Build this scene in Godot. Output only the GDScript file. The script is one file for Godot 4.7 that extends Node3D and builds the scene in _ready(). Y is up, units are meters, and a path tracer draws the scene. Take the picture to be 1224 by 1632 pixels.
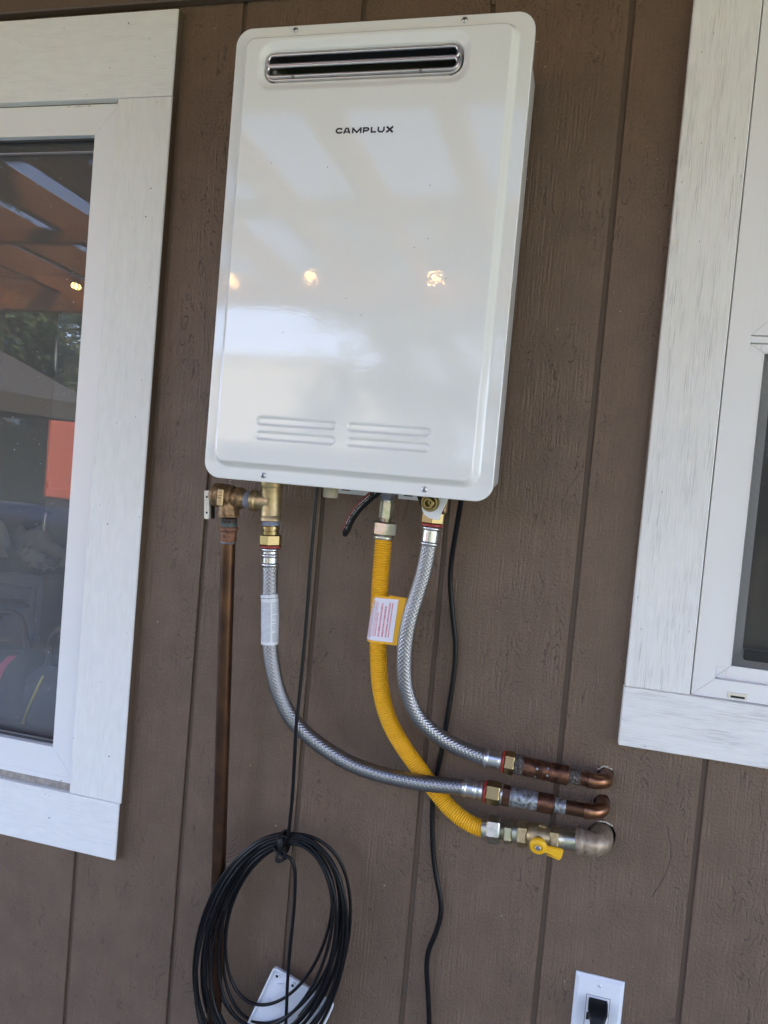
extends Node3D

# ------------------------------------------------------------------ mesh collector
class MB:
	var v := PackedVector3Array()
	var n := PackedVector3Array()
	var uv := PackedVector2Array()

	func tri(a: Vector3, b: Vector3, c: Vector3, na: Vector3, nb: Vector3, nc: Vector3, ua := Vector2.ZERO, ub := Vector2.ZERO, uc := Vector2.ZERO) -> void:
		if (b - a).cross(c - a).dot(na + nb + nc) > 0.0:
			v.append(a); v.append(c); v.append(b)
			n.append(na); n.append(nc); n.append(nb)
			uv.append(ua); uv.append(uc); uv.append(ub)
		else:
			v.append(a); v.append(b); v.append(c)
			n.append(na); n.append(nb); n.append(nc)
			uv.append(ua); uv.append(ub); uv.append(uc)

	func quad(a: Vector3, b: Vector3, c: Vector3, d: Vector3, nn: Vector3, ua := Vector2.ZERO, ub := Vector2.ZERO, uc := Vector2.ZERO, ud := Vector2.ZERO) -> void:
		tri(a, b, c, nn, nn, nn, ua, ub, uc)
		tri(a, c, d, nn, nn, nn, ua, uc, ud)

	static func flat_uv(p: Vector3, nn: Vector3) -> Vector2:
		var m := nn.abs()
		if m.z >= m.x and m.z >= m.y:
			return Vector2(p.x, -p.y)
		if m.x >= m.y:
			return Vector2(p.z, -p.y)
		return Vector2(p.x, p.z)

	# a polygon face (convex), flat, uv in metres (off moves it)
	func face(pts: Array, nn: Vector3, off := Vector2.ZERO, turn := false) -> void:
		var us := []
		for p: Vector3 in pts:
			var u := MB.flat_uv(p, nn)
			if turn:
				u = Vector2(u.y, u.x)
			us.append(u + off)
		for i in range(1, pts.size() - 1):
			tri(pts[0], pts[i], pts[i + 1], nn, nn, nn, us[0], us[i], us[i + 1])

	# chamfered box
	func box(c: Vector3, s: Vector3, bev := 0.0, xf := Transform3D.IDENTITY, off := Vector2.ZERO, turn := false) -> void:
		var h := s * 0.5
		var b := minf(bev, minf(h.x, minf(h.y, h.z)) * 0.98)
		for ax in 3:
			for sg: float in [-1.0, 1.0]:
				var nn := Vector3.ZERO
				nn[ax] = sg
				var u := (ax + 1) % 3
				var w := (ax + 2) % 3
				var ps := []
				for q: Vector2 in [Vector2(-1, -1), Vector2(1, -1), Vector2(1, 1), Vector2(-1, 1)]:
					var p := Vector3.ZERO
					p[ax] = sg * h[ax]
					p[u] = q.x * (h[u] - b)
					p[w] = q.y * (h[w] - b)
					ps.append(p + c)
				var us := []
				for p: Vector3 in ps:
					var t := MB.flat_uv(p, nn)
					us.append((Vector2(t.y, t.x) if turn else t) + off)
				var wn := (xf.basis * nn).normalized()
				quad(xf * ps[0], xf * ps[1], xf * ps[2], xf * ps[3], wn, us[0], us[1], us[2], us[3])
		if b <= 0.0:
			return
		for ax in 3:
			var u := (ax + 1) % 3
			var w := (ax + 2) % 3
			for su: float in [-1.0, 1.0]:
				for sw: float in [-1.0, 1.0]:
					var nn := Vector3.ZERO
					nn[u] = su
					nn[w] = sw
					nn = nn.normalized()
					var ps := []
					for q in [[-1.0, 0.0], [1.0, 0.0], [1.0, 1.0], [-1.0, 1.0]]:
						var p := Vector3.ZERO
						p[ax] = q[0] * (h[ax] - b)
						p[u] = su * (h[u] - b * q[1])
						p[w] = sw * (h[w] - b * (1.0 - q[1]))
						ps.append(p + c)
					var us := []
					for p: Vector3 in ps:
						var t := MB.flat_uv(p, nn)
						us.append((Vector2(t.y, t.x) if turn else t) + off)
					quad(xf * ps[0], xf * ps[1], xf * ps[2], xf * ps[3], (xf.basis * nn).normalized(), us[0], us[1], us[2], us[3])
		for sx: float in [-1.0, 1.0]:
			for sy: float in [-1.0, 1.0]:
				for sz: float in [-1.0, 1.0]:
					var nn := Vector3(sx, sy, sz).normalized()
					var a := c + Vector3(sx * h.x, sy * (h.y - b), sz * (h.z - b))
					var d := c + Vector3(sx * (h.x - b), sy * h.y, sz * (h.z - b))
					var e := c + Vector3(sx * (h.x - b), sy * (h.y - b), sz * h.z)
					var wn := (xf.basis * nn).normalized()
					tri(xf * a, xf * d, xf * e, wn, wn, wn, off, off, off)

	# profile: Vector2(radius, height) from bottom to top; flat = faceted (hexagons)
	func lathe(prof: Array, seg: int, xf := Transform3D.IDENTITY, flat := false, phase := 0.0) -> void:
		var m := prof.size()
		var sn := []
		for i in m - 1:
			var d: Vector2 = prof[i + 1] - prof[i]
			sn.append(Vector2(d.y, -d.x).normalized())
		for i in m - 1:
			var p0: Vector2 = prof[i]
			var p1: Vector2 = prof[i + 1]
			if p0.is_equal_approx(p1):
				continue
			var n0: Vector2 = sn[i]
			var n1: Vector2 = sn[i]
			if not flat:
				if i > 0 and sn[i - 1].dot(sn[i]) > 0.72:
					n0 = (sn[i - 1] + sn[i]).normalized()
				if i < m - 2 and sn[i + 1].dot(sn[i]) > 0.72:
					n1 = (sn[i + 1] + sn[i]).normalized()
			for k in seg:
				var t0 := TAU * k / seg + phase
				var t1 := TAU * (k + 1) / seg + phase
				var c0 := Vector3(cos(t0), 0, sin(t0))
				var c1 := Vector3(cos(t1), 0, sin(t1))
				var d0 := c0
				var d1 := c1
				if flat:
					d0 = (c0 + c1).normalized()
					d1 = d0
				var a := c0 * p0.x + Vector3.UP * p0.y
				var b := c1 * p0.x + Vector3.UP * p0.y
				var c := c1 * p1.x + Vector3.UP * p1.y
				var d := c0 * p1.x + Vector3.UP * p1.y
				var na := (xf.basis * (d0 * n0.x + Vector3.UP * n0.y)).normalized()
				var nb := (xf.basis * (d1 * n0.x + Vector3.UP * n0.y)).normalized()
				var nc := (xf.basis * (d1 * n1.x + Vector3.UP * n1.y)).normalized()
				var nd := (xf.basis * (d0 * n1.x + Vector3.UP * n1.y)).normalized()
				var u0 := Vector2(float(k) / seg, p0.y * 10.0)
				var u1 := Vector2(float(k + 1) / seg, p0.y * 10.0)
				var u2 := Vector2(float(k + 1) / seg, p1.y * 10.0)
				var u3 := Vector2(float(k) / seg, p1.y * 10.0)
				if p0.x > 1e-6:
					tri(xf * a, xf * b, xf * c, na, nb, nc, u0, u1, u2)
				if p1.x > 1e-6:
					tri(xf * a, xf * c, xf * d, na, nc, nd, u0, u2, u3)

	# grid of points rows x cols; col wraps when closed
	func grid(rows: Array, closed: bool, flip := 1.0) -> void:
		var nr := rows.size()
		var nc: int = rows[0].size()
		var norms := []
		for i in nr:
			var r := PackedVector3Array()
			r.resize(nc)
			var up: PackedVector3Array = rows[mini(i + 1, nr - 1)]
			var dn: PackedVector3Array = rows[maxi(i - 1, 0)]
			var me: PackedVector3Array = rows[i]
			for j in nc:
				var jr := (j + 1) % nc if closed else mini(j + 1, nc - 1)
				var jl := (j - 1 + nc) % nc if closed else maxi(j - 1, 0)
				r[j] = (up[j] - dn[j]).cross(me[jr] - me[jl]).normalized() * flip
			norms.append(r)
		var last := nc if closed else nc - 1
		for i in nr - 1:
			var a: PackedVector3Array = rows[i]
			var b: PackedVector3Array = rows[i + 1]
			var na: PackedVector3Array = norms[i]
			var nb: PackedVector3Array = norms[i + 1]
			var v0 := float(i) / (nr - 1)
			var v1 := float(i + 1) / (nr - 1)
			for j in last:
				var k := (j + 1) % nc
				var u0 := float(j) / last
				var u1 := float(j + 1) / last
				tri(a[j], a[k], b[k], na[j], na[k], nb[k], Vector2(u0, v0), Vector2(u1, v0), Vector2(u1, v1))
				tri(a[j], b[k], b[j], na[j], nb[k], nb[j], Vector2(u0, v0), Vector2(u1, v1), Vector2(u0, v1))

	# tube along points; radius is a number or Callable(s, theta, length)
	func tube(pts: Array, radius: Variant, seg := 16, caps := true, loop := false) -> void:
		var m := pts.size()
		var rows := []
		var s := 0.0
		var t: Vector3 = (pts[1] - pts[0]).normalized()
		var side := t.cross(Vector3(0, 0, 1))
		if side.length() < 0.1:
			side = t.cross(Vector3(1, 0, 0))
		side = side.normalized()
		var ends := []
		var fn: bool = radius is Callable
		for i in m:
			var tan: Vector3
			if loop:
				tan = (pts[(i + 1) % m] - pts[(i - 1 + m) % m]).normalized()
			else:
				tan = (pts[mini(i + 1, m - 1)] - pts[maxi(i - 1, 0)]).normalized()
			side = (side - tan * side.dot(tan)).normalized()
			var oth := tan.cross(side)
			if i > 0:
				s += (pts[i] - pts[i - 1]).length()
			var row := PackedVector3Array()
			row.resize(seg)
			for j in seg:
				var th := TAU * j / seg
				var r: float = radius.call(s, th) if fn else radius
				row[j] = pts[i] + (side * cos(th) + oth * sin(th)) * r
			rows.append(row)
			ends.append([pts[i], tan])
		if loop:
			rows.append(rows[0])
		grid(rows, true, 1.0 if _outward(rows) else -1.0)
		if caps and not loop:
			for e in [0, m - 1]:
				var nn: Vector3 = ends[e][1] * (-1.0 if e == 0 else 1.0)
				for j in seg:
					tri(ends[e][0], rows[e][j], rows[e][(j + 1) % seg], nn, nn, nn)

	func _outward(rows: Array) -> bool:
		var i := rows.size() / 2
		var c := Vector3.ZERO
		for p: Vector3 in rows[i]:
			c += p
		c /= rows[i].size()
		var i1 := mini(i + 1, rows.size() - 1)
		var i0 := maxi(i - 1, 0)
		var nn: Vector3 = (rows[i1][0] - rows[i0][0]).cross(rows[i][1] - rows[i][rows[i].size() - 1])
		return nn.dot(rows[i][0] - c) > 0.0

	# flat outline given as points, thickened along d (convex or simple polygon), chamfer-free
	func slab(poly: PackedVector2Array, z0: float, z1: float, xf := Transform3D.IDENTITY) -> void:
		var id := Geometry2D.triangulate_polygon(poly)
		for s in 2:
			var z := z1 if s else z0
			var nn := xf.basis * Vector3(0, 0, 1 if s else -1)
			for i in range(0, id.size(), 3):
				var p := poly[id[i]]
				var q := poly[id[i + 1]]
				var r := poly[id[i + 2]]
				tri(xf * Vector3(p.x, p.y, z), xf * Vector3(q.x, q.y, z), xf * Vector3(r.x, r.y, z), nn, nn, nn, p, q, r)
		var area := 0.0
		for i in poly.size():
			area += poly[i].cross(poly[(i + 1) % poly.size()])
		for i in poly.size():
			var p := poly[i]
			var q := poly[(i + 1) % poly.size()]
			var e := (q - p).normalized()
			var nn2 := Vector2(e.y, -e.x) * signf(area)
			var nn := xf.basis * Vector3(nn2.x, nn2.y, 0)
			quad(xf * Vector3(p.x, p.y, z0), xf * Vector3(q.x, q.y, z0), xf * Vector3(q.x, q.y, z1), xf * Vector3(p.x, p.y, z1), nn, p, q, q, p)

	func done() -> ArrayMesh:
		var arr := []
		arr.resize(Mesh.ARRAY_MAX)
		arr[Mesh.ARRAY_VERTEX] = v
		arr[Mesh.ARRAY_NORMAL] = n
		arr[Mesh.ARRAY_TEX_UV] = uv
		var m := ArrayMesh.new()
		m.add_surface_from_arrays(Mesh.PRIMITIVE_TRIANGLES, arr)
		return m


# ------------------------------------------------------------------ helpers
var rng := RandomNumberGenerator.new()
var M := {}

func tag(o: Node, label := "", category := "", group := "", kind := "") -> void:
	for k in [["label", label], ["category", category], ["group", group], ["kind", kind]]:
		if k[1] != "":
			o.set_meta(k[0], k[1])

func thing(called: String, at: Vector3, label: String, category: String, group := "") -> Node3D:
	var o := Node3D.new()
	o.name = called
	o.position = at
	add_child(o, true)
	tag(o, label, category, group)
	return o

func put(mesh: Mesh, called: String, material: Material, parent: Node, at := Vector3.ZERO) -> MeshInstance3D:
	var o := MeshInstance3D.new()
	o.name = called
	o.mesh = mesh
	o.material_override = material
	# shapes are written in place; the parent stands at its own base
	var base := Vector3.ZERO
	var q := parent
	while q != self:
		base += q.position
		q = q.get_parent()
	o.position = at - base
	parent.add_child(o, true)
	return o

func obj(mb: MB, called: String, material: Material, parent: Node = self) -> MeshInstance3D:
	return put(mb.done(), called, material, parent)

func struct(mb: MB, called: String, material: Material) -> MeshInstance3D:
	var o := obj(mb, called, material)
	tag(o, "", "", "", "structure")
	return o

func along(a: Vector3, b: Vector3) -> Transform3D:
	var y := (b - a).normalized()
	var x := y.cross(Vector3(0, 0, 1))
	if x.length() < 0.05:
		x = y.cross(Vector3(1, 0, 0))
	x = x.normalized()
	return Transform3D(Basis(x, y, x.cross(y)), a)

# Catmull-Rom through the points, then evenly spaced
func smooth(p: Array, step: float, loop := false) -> Array:
	var fine := []
	var m := p.size()
	var count := m if loop else m - 1
	for i in count:
		var a: Vector3 = p[(i - 1 + m) % m] if loop else p[maxi(i - 1, 0)]
		var b: Vector3 = p[i]
		var c: Vector3 = p[(i + 1) % m]
		var d: Vector3 = p[(i + 2) % m] if loop else p[mini(i + 2, m - 1)]
		for k in 12:
			fine.append(b.cubic_interpolate(c, a, d, k / 12.0))
	fine.append(p[0] if loop else p[m - 1])
	var total := 0.0
	for i in range(1, fine.size()):
		total += fine[i].distance_to(fine[i - 1])
	var num := maxi(2, int(round(total / step)))
	var out := []
	var at := 0
	var gone := 0.0
	for k in num + 1:
		var want := total * k / num
		while at < fine.size() - 2 and gone + fine[at].distance_to(fine[at + 1]) < want:
			gone += fine[at].distance_to(fine[at + 1])
			at += 1
		var l: float = fine[at].distance_to(fine[at + 1])
		out.append(fine[at].lerp(fine[at + 1], clampf((want - gone) / maxf(l, 1e-9), 0.0, 1.0)))
	if loop:
		out.pop_back()
	return out

func hexnut(mb: MB, r: float, h0: float, h1: float, xf: Transform3D, phase := 0.0) -> void:
	var c := minf(r * 0.1, (h1 - h0) * 0.2)
	mb.lathe([Vector2(0, h0), Vector2(r * 0.9, h0), Vector2(r, h0 + c), Vector2(r, h1 - c), Vector2(r * 0.9, h1), Vector2(0, h1)], 6, xf, true, phase)

func cyl(mb: MB, r: float, h0: float, h1: float, xf: Transform3D, bev := 0.0008, seg := 28) -> void:
	mb.lathe([Vector2(0, h0), Vector2(r - bev, h0), Vector2(r, h0 + bev), Vector2(r, h1 - bev), Vector2(r - bev, h1), Vector2(0, h1)], seg, xf)

# helical-looking thread as rings
func thread(mb: MB, r: float, h0: float, h1: float, pitch: float, xf: Transform3D) -> void:
	var prof := [Vector2(0, h0), Vector2(r - 0.0006, h0)]
	var h := h0
	while h + pitch <= h1:
		prof.append(Vector2(r, h + pitch * 0.5))
		prof.append(Vector2(r - 0.0007, h + pitch))
		h += pitch
	prof.append(Vector2(r - 0.0007, h1))
	prof.append(Vector2(0, h1))
	mb.lathe(prof, 28, xf)

func lin(r: float, g: float, b: float) -> Color:
	return Color(r, g, b).linear_to_srgb()

func mat(called: String, c: Color, rough: float, metal := 0.0) -> StandardMaterial3D:
	var m := StandardMaterial3D.new()
	m.resource_name = called
	m.albedo_color = c
	m.roughness = rough
	m.metallic = metal
	M[called] = m
	return m

func noise(sd: int, freq: float, oct := 3) -> FastNoiseLite:
	var f := FastNoiseLite.new()
	f.seed = sd
	f.noise_type = FastNoiseLite.TYPE_SIMPLEX_SMOOTH
	f.frequency = freq
	f.fractal_octaves = oct
	f.fractal_type = FastNoiseLite.FRACTAL_FBM if oct > 1 else FastNoiseLite.FRACTAL_NONE
	return f

# noise picture as bytes, drawn w x h after stretching from sw x sh
func stretched(f: FastNoiseLite, sw: int, sh: int, w: int, h: int) -> PackedByteArray:
	var im := f.get_image(sw, sh, false, false, false)
	im.convert(Image.FORMAT_L8)
	if sw != w or sh != h:
		im.resize(w, h, Image.INTERPOLATE_CUBIC)
	return im.get_data()

# seamless blotches between colours (linear values given; stored as sRGB)
func blotch(cols: Array, size: int, freq: float, sd: int, oct := 4) -> ImageTexture:
	var f := noise(sd, freq, oct)
	var im := f.get_seamless_image(size, size)
	im.convert(Image.FORMAT_L8)
	var src := im.get_data()
	var lut := PackedByteArray()
	for i in 256:
		var t := clampf((i / 255.0 - 0.2) / 0.6, 0.0, 0.9999) * (cols.size() - 1)
		var k := int(t)
		var c: Color = cols[k].lerp(cols[k + 1], t - k).linear_to_srgb()
		lut.append(int(c.r * 255)); lut.append(int(c.g * 255)); lut.append(int(c.b * 255))
	var out := PackedByteArray()
	out.resize(size * size * 3)
	for i in size * size:
		var k := src[i] * 3
		out[i * 3] = lut[k]; out[i * 3 + 1] = lut[k + 1]; out[i * 3 + 2] = lut[k + 2]
	return ImageTexture.create_from_image(Image.create_from_data(size, size, false, Image.FORMAT_RGB8, out))

func grey(size: int, freq: float, sd: int, oct := 3) -> ImageTexture:
	var im := noise(sd, freq, oct).get_seamless_image(size, size)
	im.convert(Image.FORMAT_L8)
	return ImageTexture.create_from_image(im)

func tri_tex(m: StandardMaterial3D, tex: Texture2D, per_metre: float) -> StandardMaterial3D:
	m.albedo_texture = tex
	m.albedo_color = Color.WHITE
	m.uv1_triplanar = true
	m.uv1_scale = Vector3.ONE * per_metre
	return m

func bump(m: StandardMaterial3D, tex: Texture2D, cm: float) -> StandardMaterial3D:
	m.heightmap_enabled = true
	m.heightmap_texture = tex
	m.heightmap_scale = cm
	return m

# ------------------------------------------------------------------ textures
# embossed wood-grain siding: 1.28 m x 1.85 m without a repeat; returns [colour, relief]
func siding_textures() -> Array:
	var w := 1424
	var h := 2048
	var warp := stretched(noise(11, 0.011, 2), w, h / 5, w, h)          # bends the growth rings, long in y
	var fine := stretched(noise(12, 0.22, 2), w, h / 26, w, h)          # fibres
	var gap := stretched(noise(13, 0.05, 2), w, h / 5, w, h)            # breaks the cracks up
	var where := stretched(noise(14, 0.006, 2), w, h / 2, w, h)         # cracked and smooth areas
	var pit := stretched(noise(15, 0.17, 2), w, h, w, h)                # paint stipple
	var soft := stretched(noise(16, 0.012, 3), w, h, w, h)              # uneven coat
	var wob := stretched(noise(17, 0.045, 2), w, h / 2, w, h)
	var col := PackedByteArray()
	col.resize(w * h * 3)
	var hei := PackedByteArray()
	hei.resize(w * h)
	for y in h:
		for x in w:
			var i := y * w + x
			var ring := x * 0.048 + warp[i] * 0.075 + wob[i] * 0.006
			var fr := ring - floorf(ring)
			var area := clampf((where[i] - 96) / 60.0, 0.0, 1.0)
			var grain := clampf((soft[i] - 100) / 56.0, 0.0, 1.0)
			var hh := 168.0 + (fine[i] - 128) * (0.10 + 0.34 * grain) + (pit[i] - 128) * 0.26
			var dark := 0.0
			if fr < 0.22:
				var deep := (1.0 - fr / 0.22)
				deep *= deep
				var g := clampf((gap[i] - 104) / 22.0, 0.0, 1.0)
				hh -= deep * g * (10.0 + 86.0 * area)
				dark = deep * g * area
			hei[i] = int(clampf(hh, 0.0, 255.0))
			var k := 1.0 + (soft[i] - 128) * 0.0005 + (pit[i] - 128) * 0.0004 + (fine[i] - 128) * 0.0003 - dark * 0.42
			col[i * 3] = int(clampf(104.0 * k, 0, 255))
			col[i * 3 + 1] = int(clampf(85.0 * k, 0, 255))
			col[i * 3 + 2] = int(clampf(69.0 * k, 0, 255))
	# one long open crack low on the right
	var cp := [Vector2(0.7707, 0.9774), Vector2(0.7772, 0.9553), Vector2(0.7803, 0.9326), Vector2(0.7747, 0.9098), Vector2(0.7678, 0.8905), Vector2(0.7592, 0.8716)]
	for s in cp.size() - 1:
		for t in 40:
			if rng.randf() < 0.25:
				continue
			var q: Vector2 = cp[s].lerp(cp[s + 1], t / 40.0) + Vector2(rng.randf_range(-0.0007, 0.0007), 0)
			var i := clampi(int((2.24 - q.y) / 1.85 * h), 0, h - 1) * w + clampi(int((q.x + 0.467) / 1.28 * w), 0, w - 2)
			hei[i] = 20
			col[i * 3] = 52; col[i * 3 + 1] = 40; col[i * 3 + 2] = 32
	# specks of white overspray and a few dark nicks
	for s in 620:
		var x := rng.randi_range(3, w - 4)
		var y := rng.randi_range(3, h - 4)
		var light := rng.randf() < 0.72
		var big := 1 if rng.randf() < 0.90 else 2
		var c := rng.randf_range(0.35, 1.0)
		for dy in big:
			for dx in big:
				var i := (y + dy) * w + x + dx
				if light:
					col[i * 3] = int(lerpf(col[i * 3], 205, c)); col[i * 3 + 1] = int(lerpf(col[i * 3 + 1], 198, c)); col[i * 3 + 2] = int(lerpf(col[i * 3 + 2], 184, c))
					hei[i] = mini(255, hei[i] + 30)
				else:
					col[i * 3] = 40; col[i * 3 + 1] = 32; col[i * 3 + 2] = 28
					hei[i] = 60
	return [ImageTexture.create_from_image(Image.create_from_data(w, h, false, Image.FORMAT_RGB8, col)), ImageTexture.create_from_image(Image.create_from_data(w, h, false, Image.FORMAT_L8, hei))]

# painted rough board, grain along v; 0.30 m x 1.2 m; strong = how far the paint has cracked
func board_textures(sd: int, strong: float) -> Array:
	var w := 1024
	var h := 1536
	var fine := stretched(noise(sd, 0.13, 3), w, h / 24, w, h)
	var crack := stretched(noise(sd + 1, 0.34, 2), w, h / 26, w, h)
	var area := stretched(noise(sd + 2, 0.014, 2), w, h / 3, w, h)
	var dirt := stretched(noise(sd + 3, 0.02, 4), w, h, w, h)
	var col := PackedByteArray()
	col.resize(w * h * 3)
	var hei := PackedByteArray()
	hei.resize(w * h)
	for i in w * h:
		var a := clampf((area[i] - 80) / 90.0, 0.0, 1.0)
		var k := clampf((crack[i] - 178 + 16 * a) / 22.0, 0.0, 1.0) * (0.25 + 0.75 * a) * strong
		hei[i] = int(clampf(150.0 + (fine[i] - 128) * (0.25 + 0.5 * a * strong) - k * 110.0, 0, 255))
		var t := 1.0 + (fine[i] - 128) * 0.0002 * strong + (dirt[i] - 128) * 0.00015
		col[i * 3] = int(clampf(lerpf(226.0 * t, 132, k * 0.48), 0, 255))
		col[i * 3 + 1] = int(clampf(lerpf(226.0 * t, 130, k * 0.48), 0, 255))
		col[i * 3 + 2] = int(clampf(lerpf(222.0 * t, 126, k * 0.48), 0, 255))
	for s in 46:                                   # fly specks
		var i := rng.randi_range(2, h - 4) * w + rng.randi_range(2, w - 4)
		for d in [0, 1, 2, w, w + 1, w * 2]:
			col[(i + d) * 3] = 96; col[(i + d) * 3 + 1] = 90; col[(i + d) * 3 + 2] = 80
	return [ImageTexture.create_from_image(Image.create_from_data(w, h, false, Image.FORMAT_RGB8, col)), ImageTexture.create_from_image(Image.create_from_data(w, h, false, Image.FORMAT_L8, hei))]

# rows of unreadable small print: lines run along x of the picture
func print_texture(w: int, h: int, paper: Color, blocks: Array, sd: int) -> ImageTexture:
	var im := Image.create(w, h, false, Image.FORMAT_RGB8)
	im.fill(paper)
	var r := RandomNumberGenerator.new()
	r.seed = sd
	for b in blocks:                               # [x0, y0, x1, y1, pitch, colour]
		var y: int = b[1]
		while y < b[3]:
			var x: int = b[0]
			var stop: int = b[2] - (r.randi_range(0, (b[2] - b[0]) / 3) if r.randf() < 0.25 else 0)
			while x < stop:
				var l := r.randi_range(3, 11)
				im.fill_rect(Rect2i(x, y, mini(l, stop - x), maxi(1, b[4] / 2)), paper.lerp(b[5], r.randf_range(0.55, 1.0)))
				x += l + 2
			y += b[4]
	return ImageTexture.create_from_image(im)

func make_materials() -> void:
	var sd := siding_textures()
	var siding := mat("siding_paint", Color.WHITE, 0.50)
	siding.albedo_texture = sd[0]
	siding.uv1_scale = Vector3(1 / 1.28, 1 / 1.85, 1)
	siding.uv1_offset = Vector3(0.467 / 1.28, 2.24 / 1.85, 0)
	bump(siding, sd[1], 0.30)
	var edge := mat("siding_edge", lin(0.118, 0.079, 0.052), 0.6)
	bump(edge, grey(256, 0.08, 31), 0.03)
	edge.uv1_triplanar = true
	edge.uv1_scale = Vector3.ONE * 5
	var bt := board_textures(41, 0.30)
	var wl := mat("white_board", Color.WHITE, 0.55)
	wl.albedo_texture = bt[0]
	wl.uv1_scale = Vector3(1 / 0.30, 1 / 1.42, 1)
	bump(wl, bt[1], 0.05)
	bt = board_textures(61, 0.85)
	var wr := mat("white_board_weathered", Color.WHITE, 0.6)
	wr.albedo_texture = bt[0]
	wr.uv1_scale = Vector3(1 / 0.30, 1 / 1.42, 1)
	bump(wr, bt[1], 0.09)
	tri_tex(mat("grey_wood", Color.WHITE, 0.85), blotch([Color(0.24, 0.22, 0.19), Color(0.36, 0.33, 0.29)], 256, 0.03, 71), 8)
	var vinyl := mat("vinyl", lin(0.76, 0.76, 0.75), 0.32)
	bump(vinyl, grey(256, 0.02, 32), 0.004)
	vinyl.uv1_triplanar = true
	vinyl.uv1_scale = Vector3.ONE * 4
	mat("vinyl_seam", lin(0.12, 0.11, 0.10), 0.8)
	mat("rubber_seal", lin(0.03, 0.032, 0.035), 0.5)
	mat("screen_wire", lin(0.05, 0.05, 0.052), 0.6)
	var glass := mat("glass", Color(1, 1, 1, 0.05), 0.0)
	glass.transparency = BaseMaterial3D.TRANSPARENCY_ALPHA
	# heater
	var enamel := mat("white_enamel", lin(0.76, 0.77, 0.755), 0.02)
	bump(enamel, grey(512, 0.085, 33, 1), 0.0017)
	enamel.uv1_triplanar = true
	enamel.uv1_scale = Vector3.ONE * 5.0
	mat("grey_enamel", lin(0.42, 0.42, 0.42), 0.35)
	mat("flue_metal", lin(0.18, 0.17, 0.16), 0.7)
	mat("hole_shade_black", lin(0.012, 0.012, 0.012), 0.7)  # near-black that stands in for the shade inside small slots and holes
	mat("black_print", lin(0.012, 0.012, 0.014), 0.35)
	# metals
	var spots := grey(256, 0.03, 34, 4)
	var st := mat("stainless", lin(0.60, 0.60, 0.61), 0.30, 1.0)
	bump(st, spots, 0.006); st.uv1_triplanar = true; st.uv1_scale = Vector3.ONE * 18
	mat("steel_braid", lin(0.30, 0.30, 0.31), 0.33, 1.0)
	var zinc := tri_tex(mat("zinc_plate", Color.WHITE, 0.34, 1.0), blotch([Color(0.40, 0.41, 0.29), Color(0.56, 0.55, 0.42), Color(0.60, 0.52, 0.48)], 256, 0.02, 72), 12)
	bump(zinc, spots, 0.006)
	mat("screw_steel", lin(0.55, 0.56, 0.58), 0.3, 1.0)
	var cast := tri_tex(mat("cast_brass", Color.WHITE, 0.42, 0.9), blotch([Color(0.34, 0.25, 0.13), Color(0.43, 0.33, 0.18), Color(0.50, 0.40, 0.24)], 256, 0.02, 73), 14)
	bump(cast, grey(256, 0.22, 35, 2), 0.02)
	var bright := mat("bright_brass", lin(0.32, 0.24, 0.115), 0.30, 1.0)
	bump(bright, spots, 0.004); bright.uv1_triplanar = true; bright.uv1_scale = Vector3.ONE * 18
	var bronze := tri_tex(mat("aged_bronze", Color.WHITE, 0.46, 0.75), blotch([Color(0.10, 0.065, 0.035), Color(0.24, 0.15, 0.075), Color(0.36, 0.24, 0.12)], 256, 0.025, 74), 14)
	bump(bronze, grey(256, 0.16, 36, 3), 0.03)
	var copper := tri_tex(mat("aged_copper", Color.WHITE, 0.38, 0.85), blotch([Color(0.045, 0.024, 0.017), Color(0.12, 0.055, 0.034), Color(0.20, 0.09, 0.052), Color(0.085, 0.048, 0.035)], 256, 0.02, 75), 9)
	bump(copper, spots, 0.01)
	var pipe := tri_tex(mat("dark_copper", Color.WHITE, 0.36, 0.85), blotch([Color(0.060, 0.032, 0.021), Color(0.088, 0.046, 0.028), Color(0.125, 0.062, 0.033)], 256, 0.012, 76), 4)
	bump(pipe, spots, 0.01)
	tri_tex(mat("clean_copper", Color.WHITE, 0.28, 0.95), blotch([Color(0.16, 0.075, 0.042), Color(0.30, 0.15, 0.085)], 128, 0.03, 77), 12)
	var rust := tri_tex(mat("crusted_copper", Color.WHITE, 0.6, 0.5), blotch([Color(0.06, 0.035, 0.03), Color(0.20, 0.085, 0.045), Color(0.30, 0.14, 0.08), Color(0.12, 0.075, 0.06)], 256, 0.045, 78), 14)
	bump(rust, grey(256, 0.14, 37, 3), 0.06)
	tri_tex(mat("solder", Color.WHITE, 0.40, 0.7), blotch([Color(0.10, 0.065, 0.05), Color(0.30, 0.33, 0.35), Color(0.46, 0.49, 0.50)], 256, 0.04, 79), 14)
	tri_tex(mat("flux_black", Color.WHITE, 0.6, 0.2), blotch([Color(0.02, 0.018, 0.016), Color(0.06, 0.045, 0.035), Color(0.22, 0.20, 0.18)], 256, 0.06, 80), 16)
	tri_tex(mat("verdigris", Color.WHITE, 0.7, 0.2), blotch([Color(0.03, 0.03, 0.028), Color(0.10, 0.15, 0.14), Color(0.05, 0.045, 0.04)], 256, 0.05, 81), 16)
	var iron := tri_tex(mat("iron_elbow", Color.WHITE, 0.5, 0.6), blotch([Color(0.20, 0.15, 0.11), Color(0.33, 0.26, 0.19), Color(0.42, 0.34, 0.25)], 256, 0.03, 83), 12)
	bump(iron, grey(256, 0.2, 39, 2), 0.02)
	var tape := mat("thread_tape", lin(0.24, 0.26, 0.33), 0.5)
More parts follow.
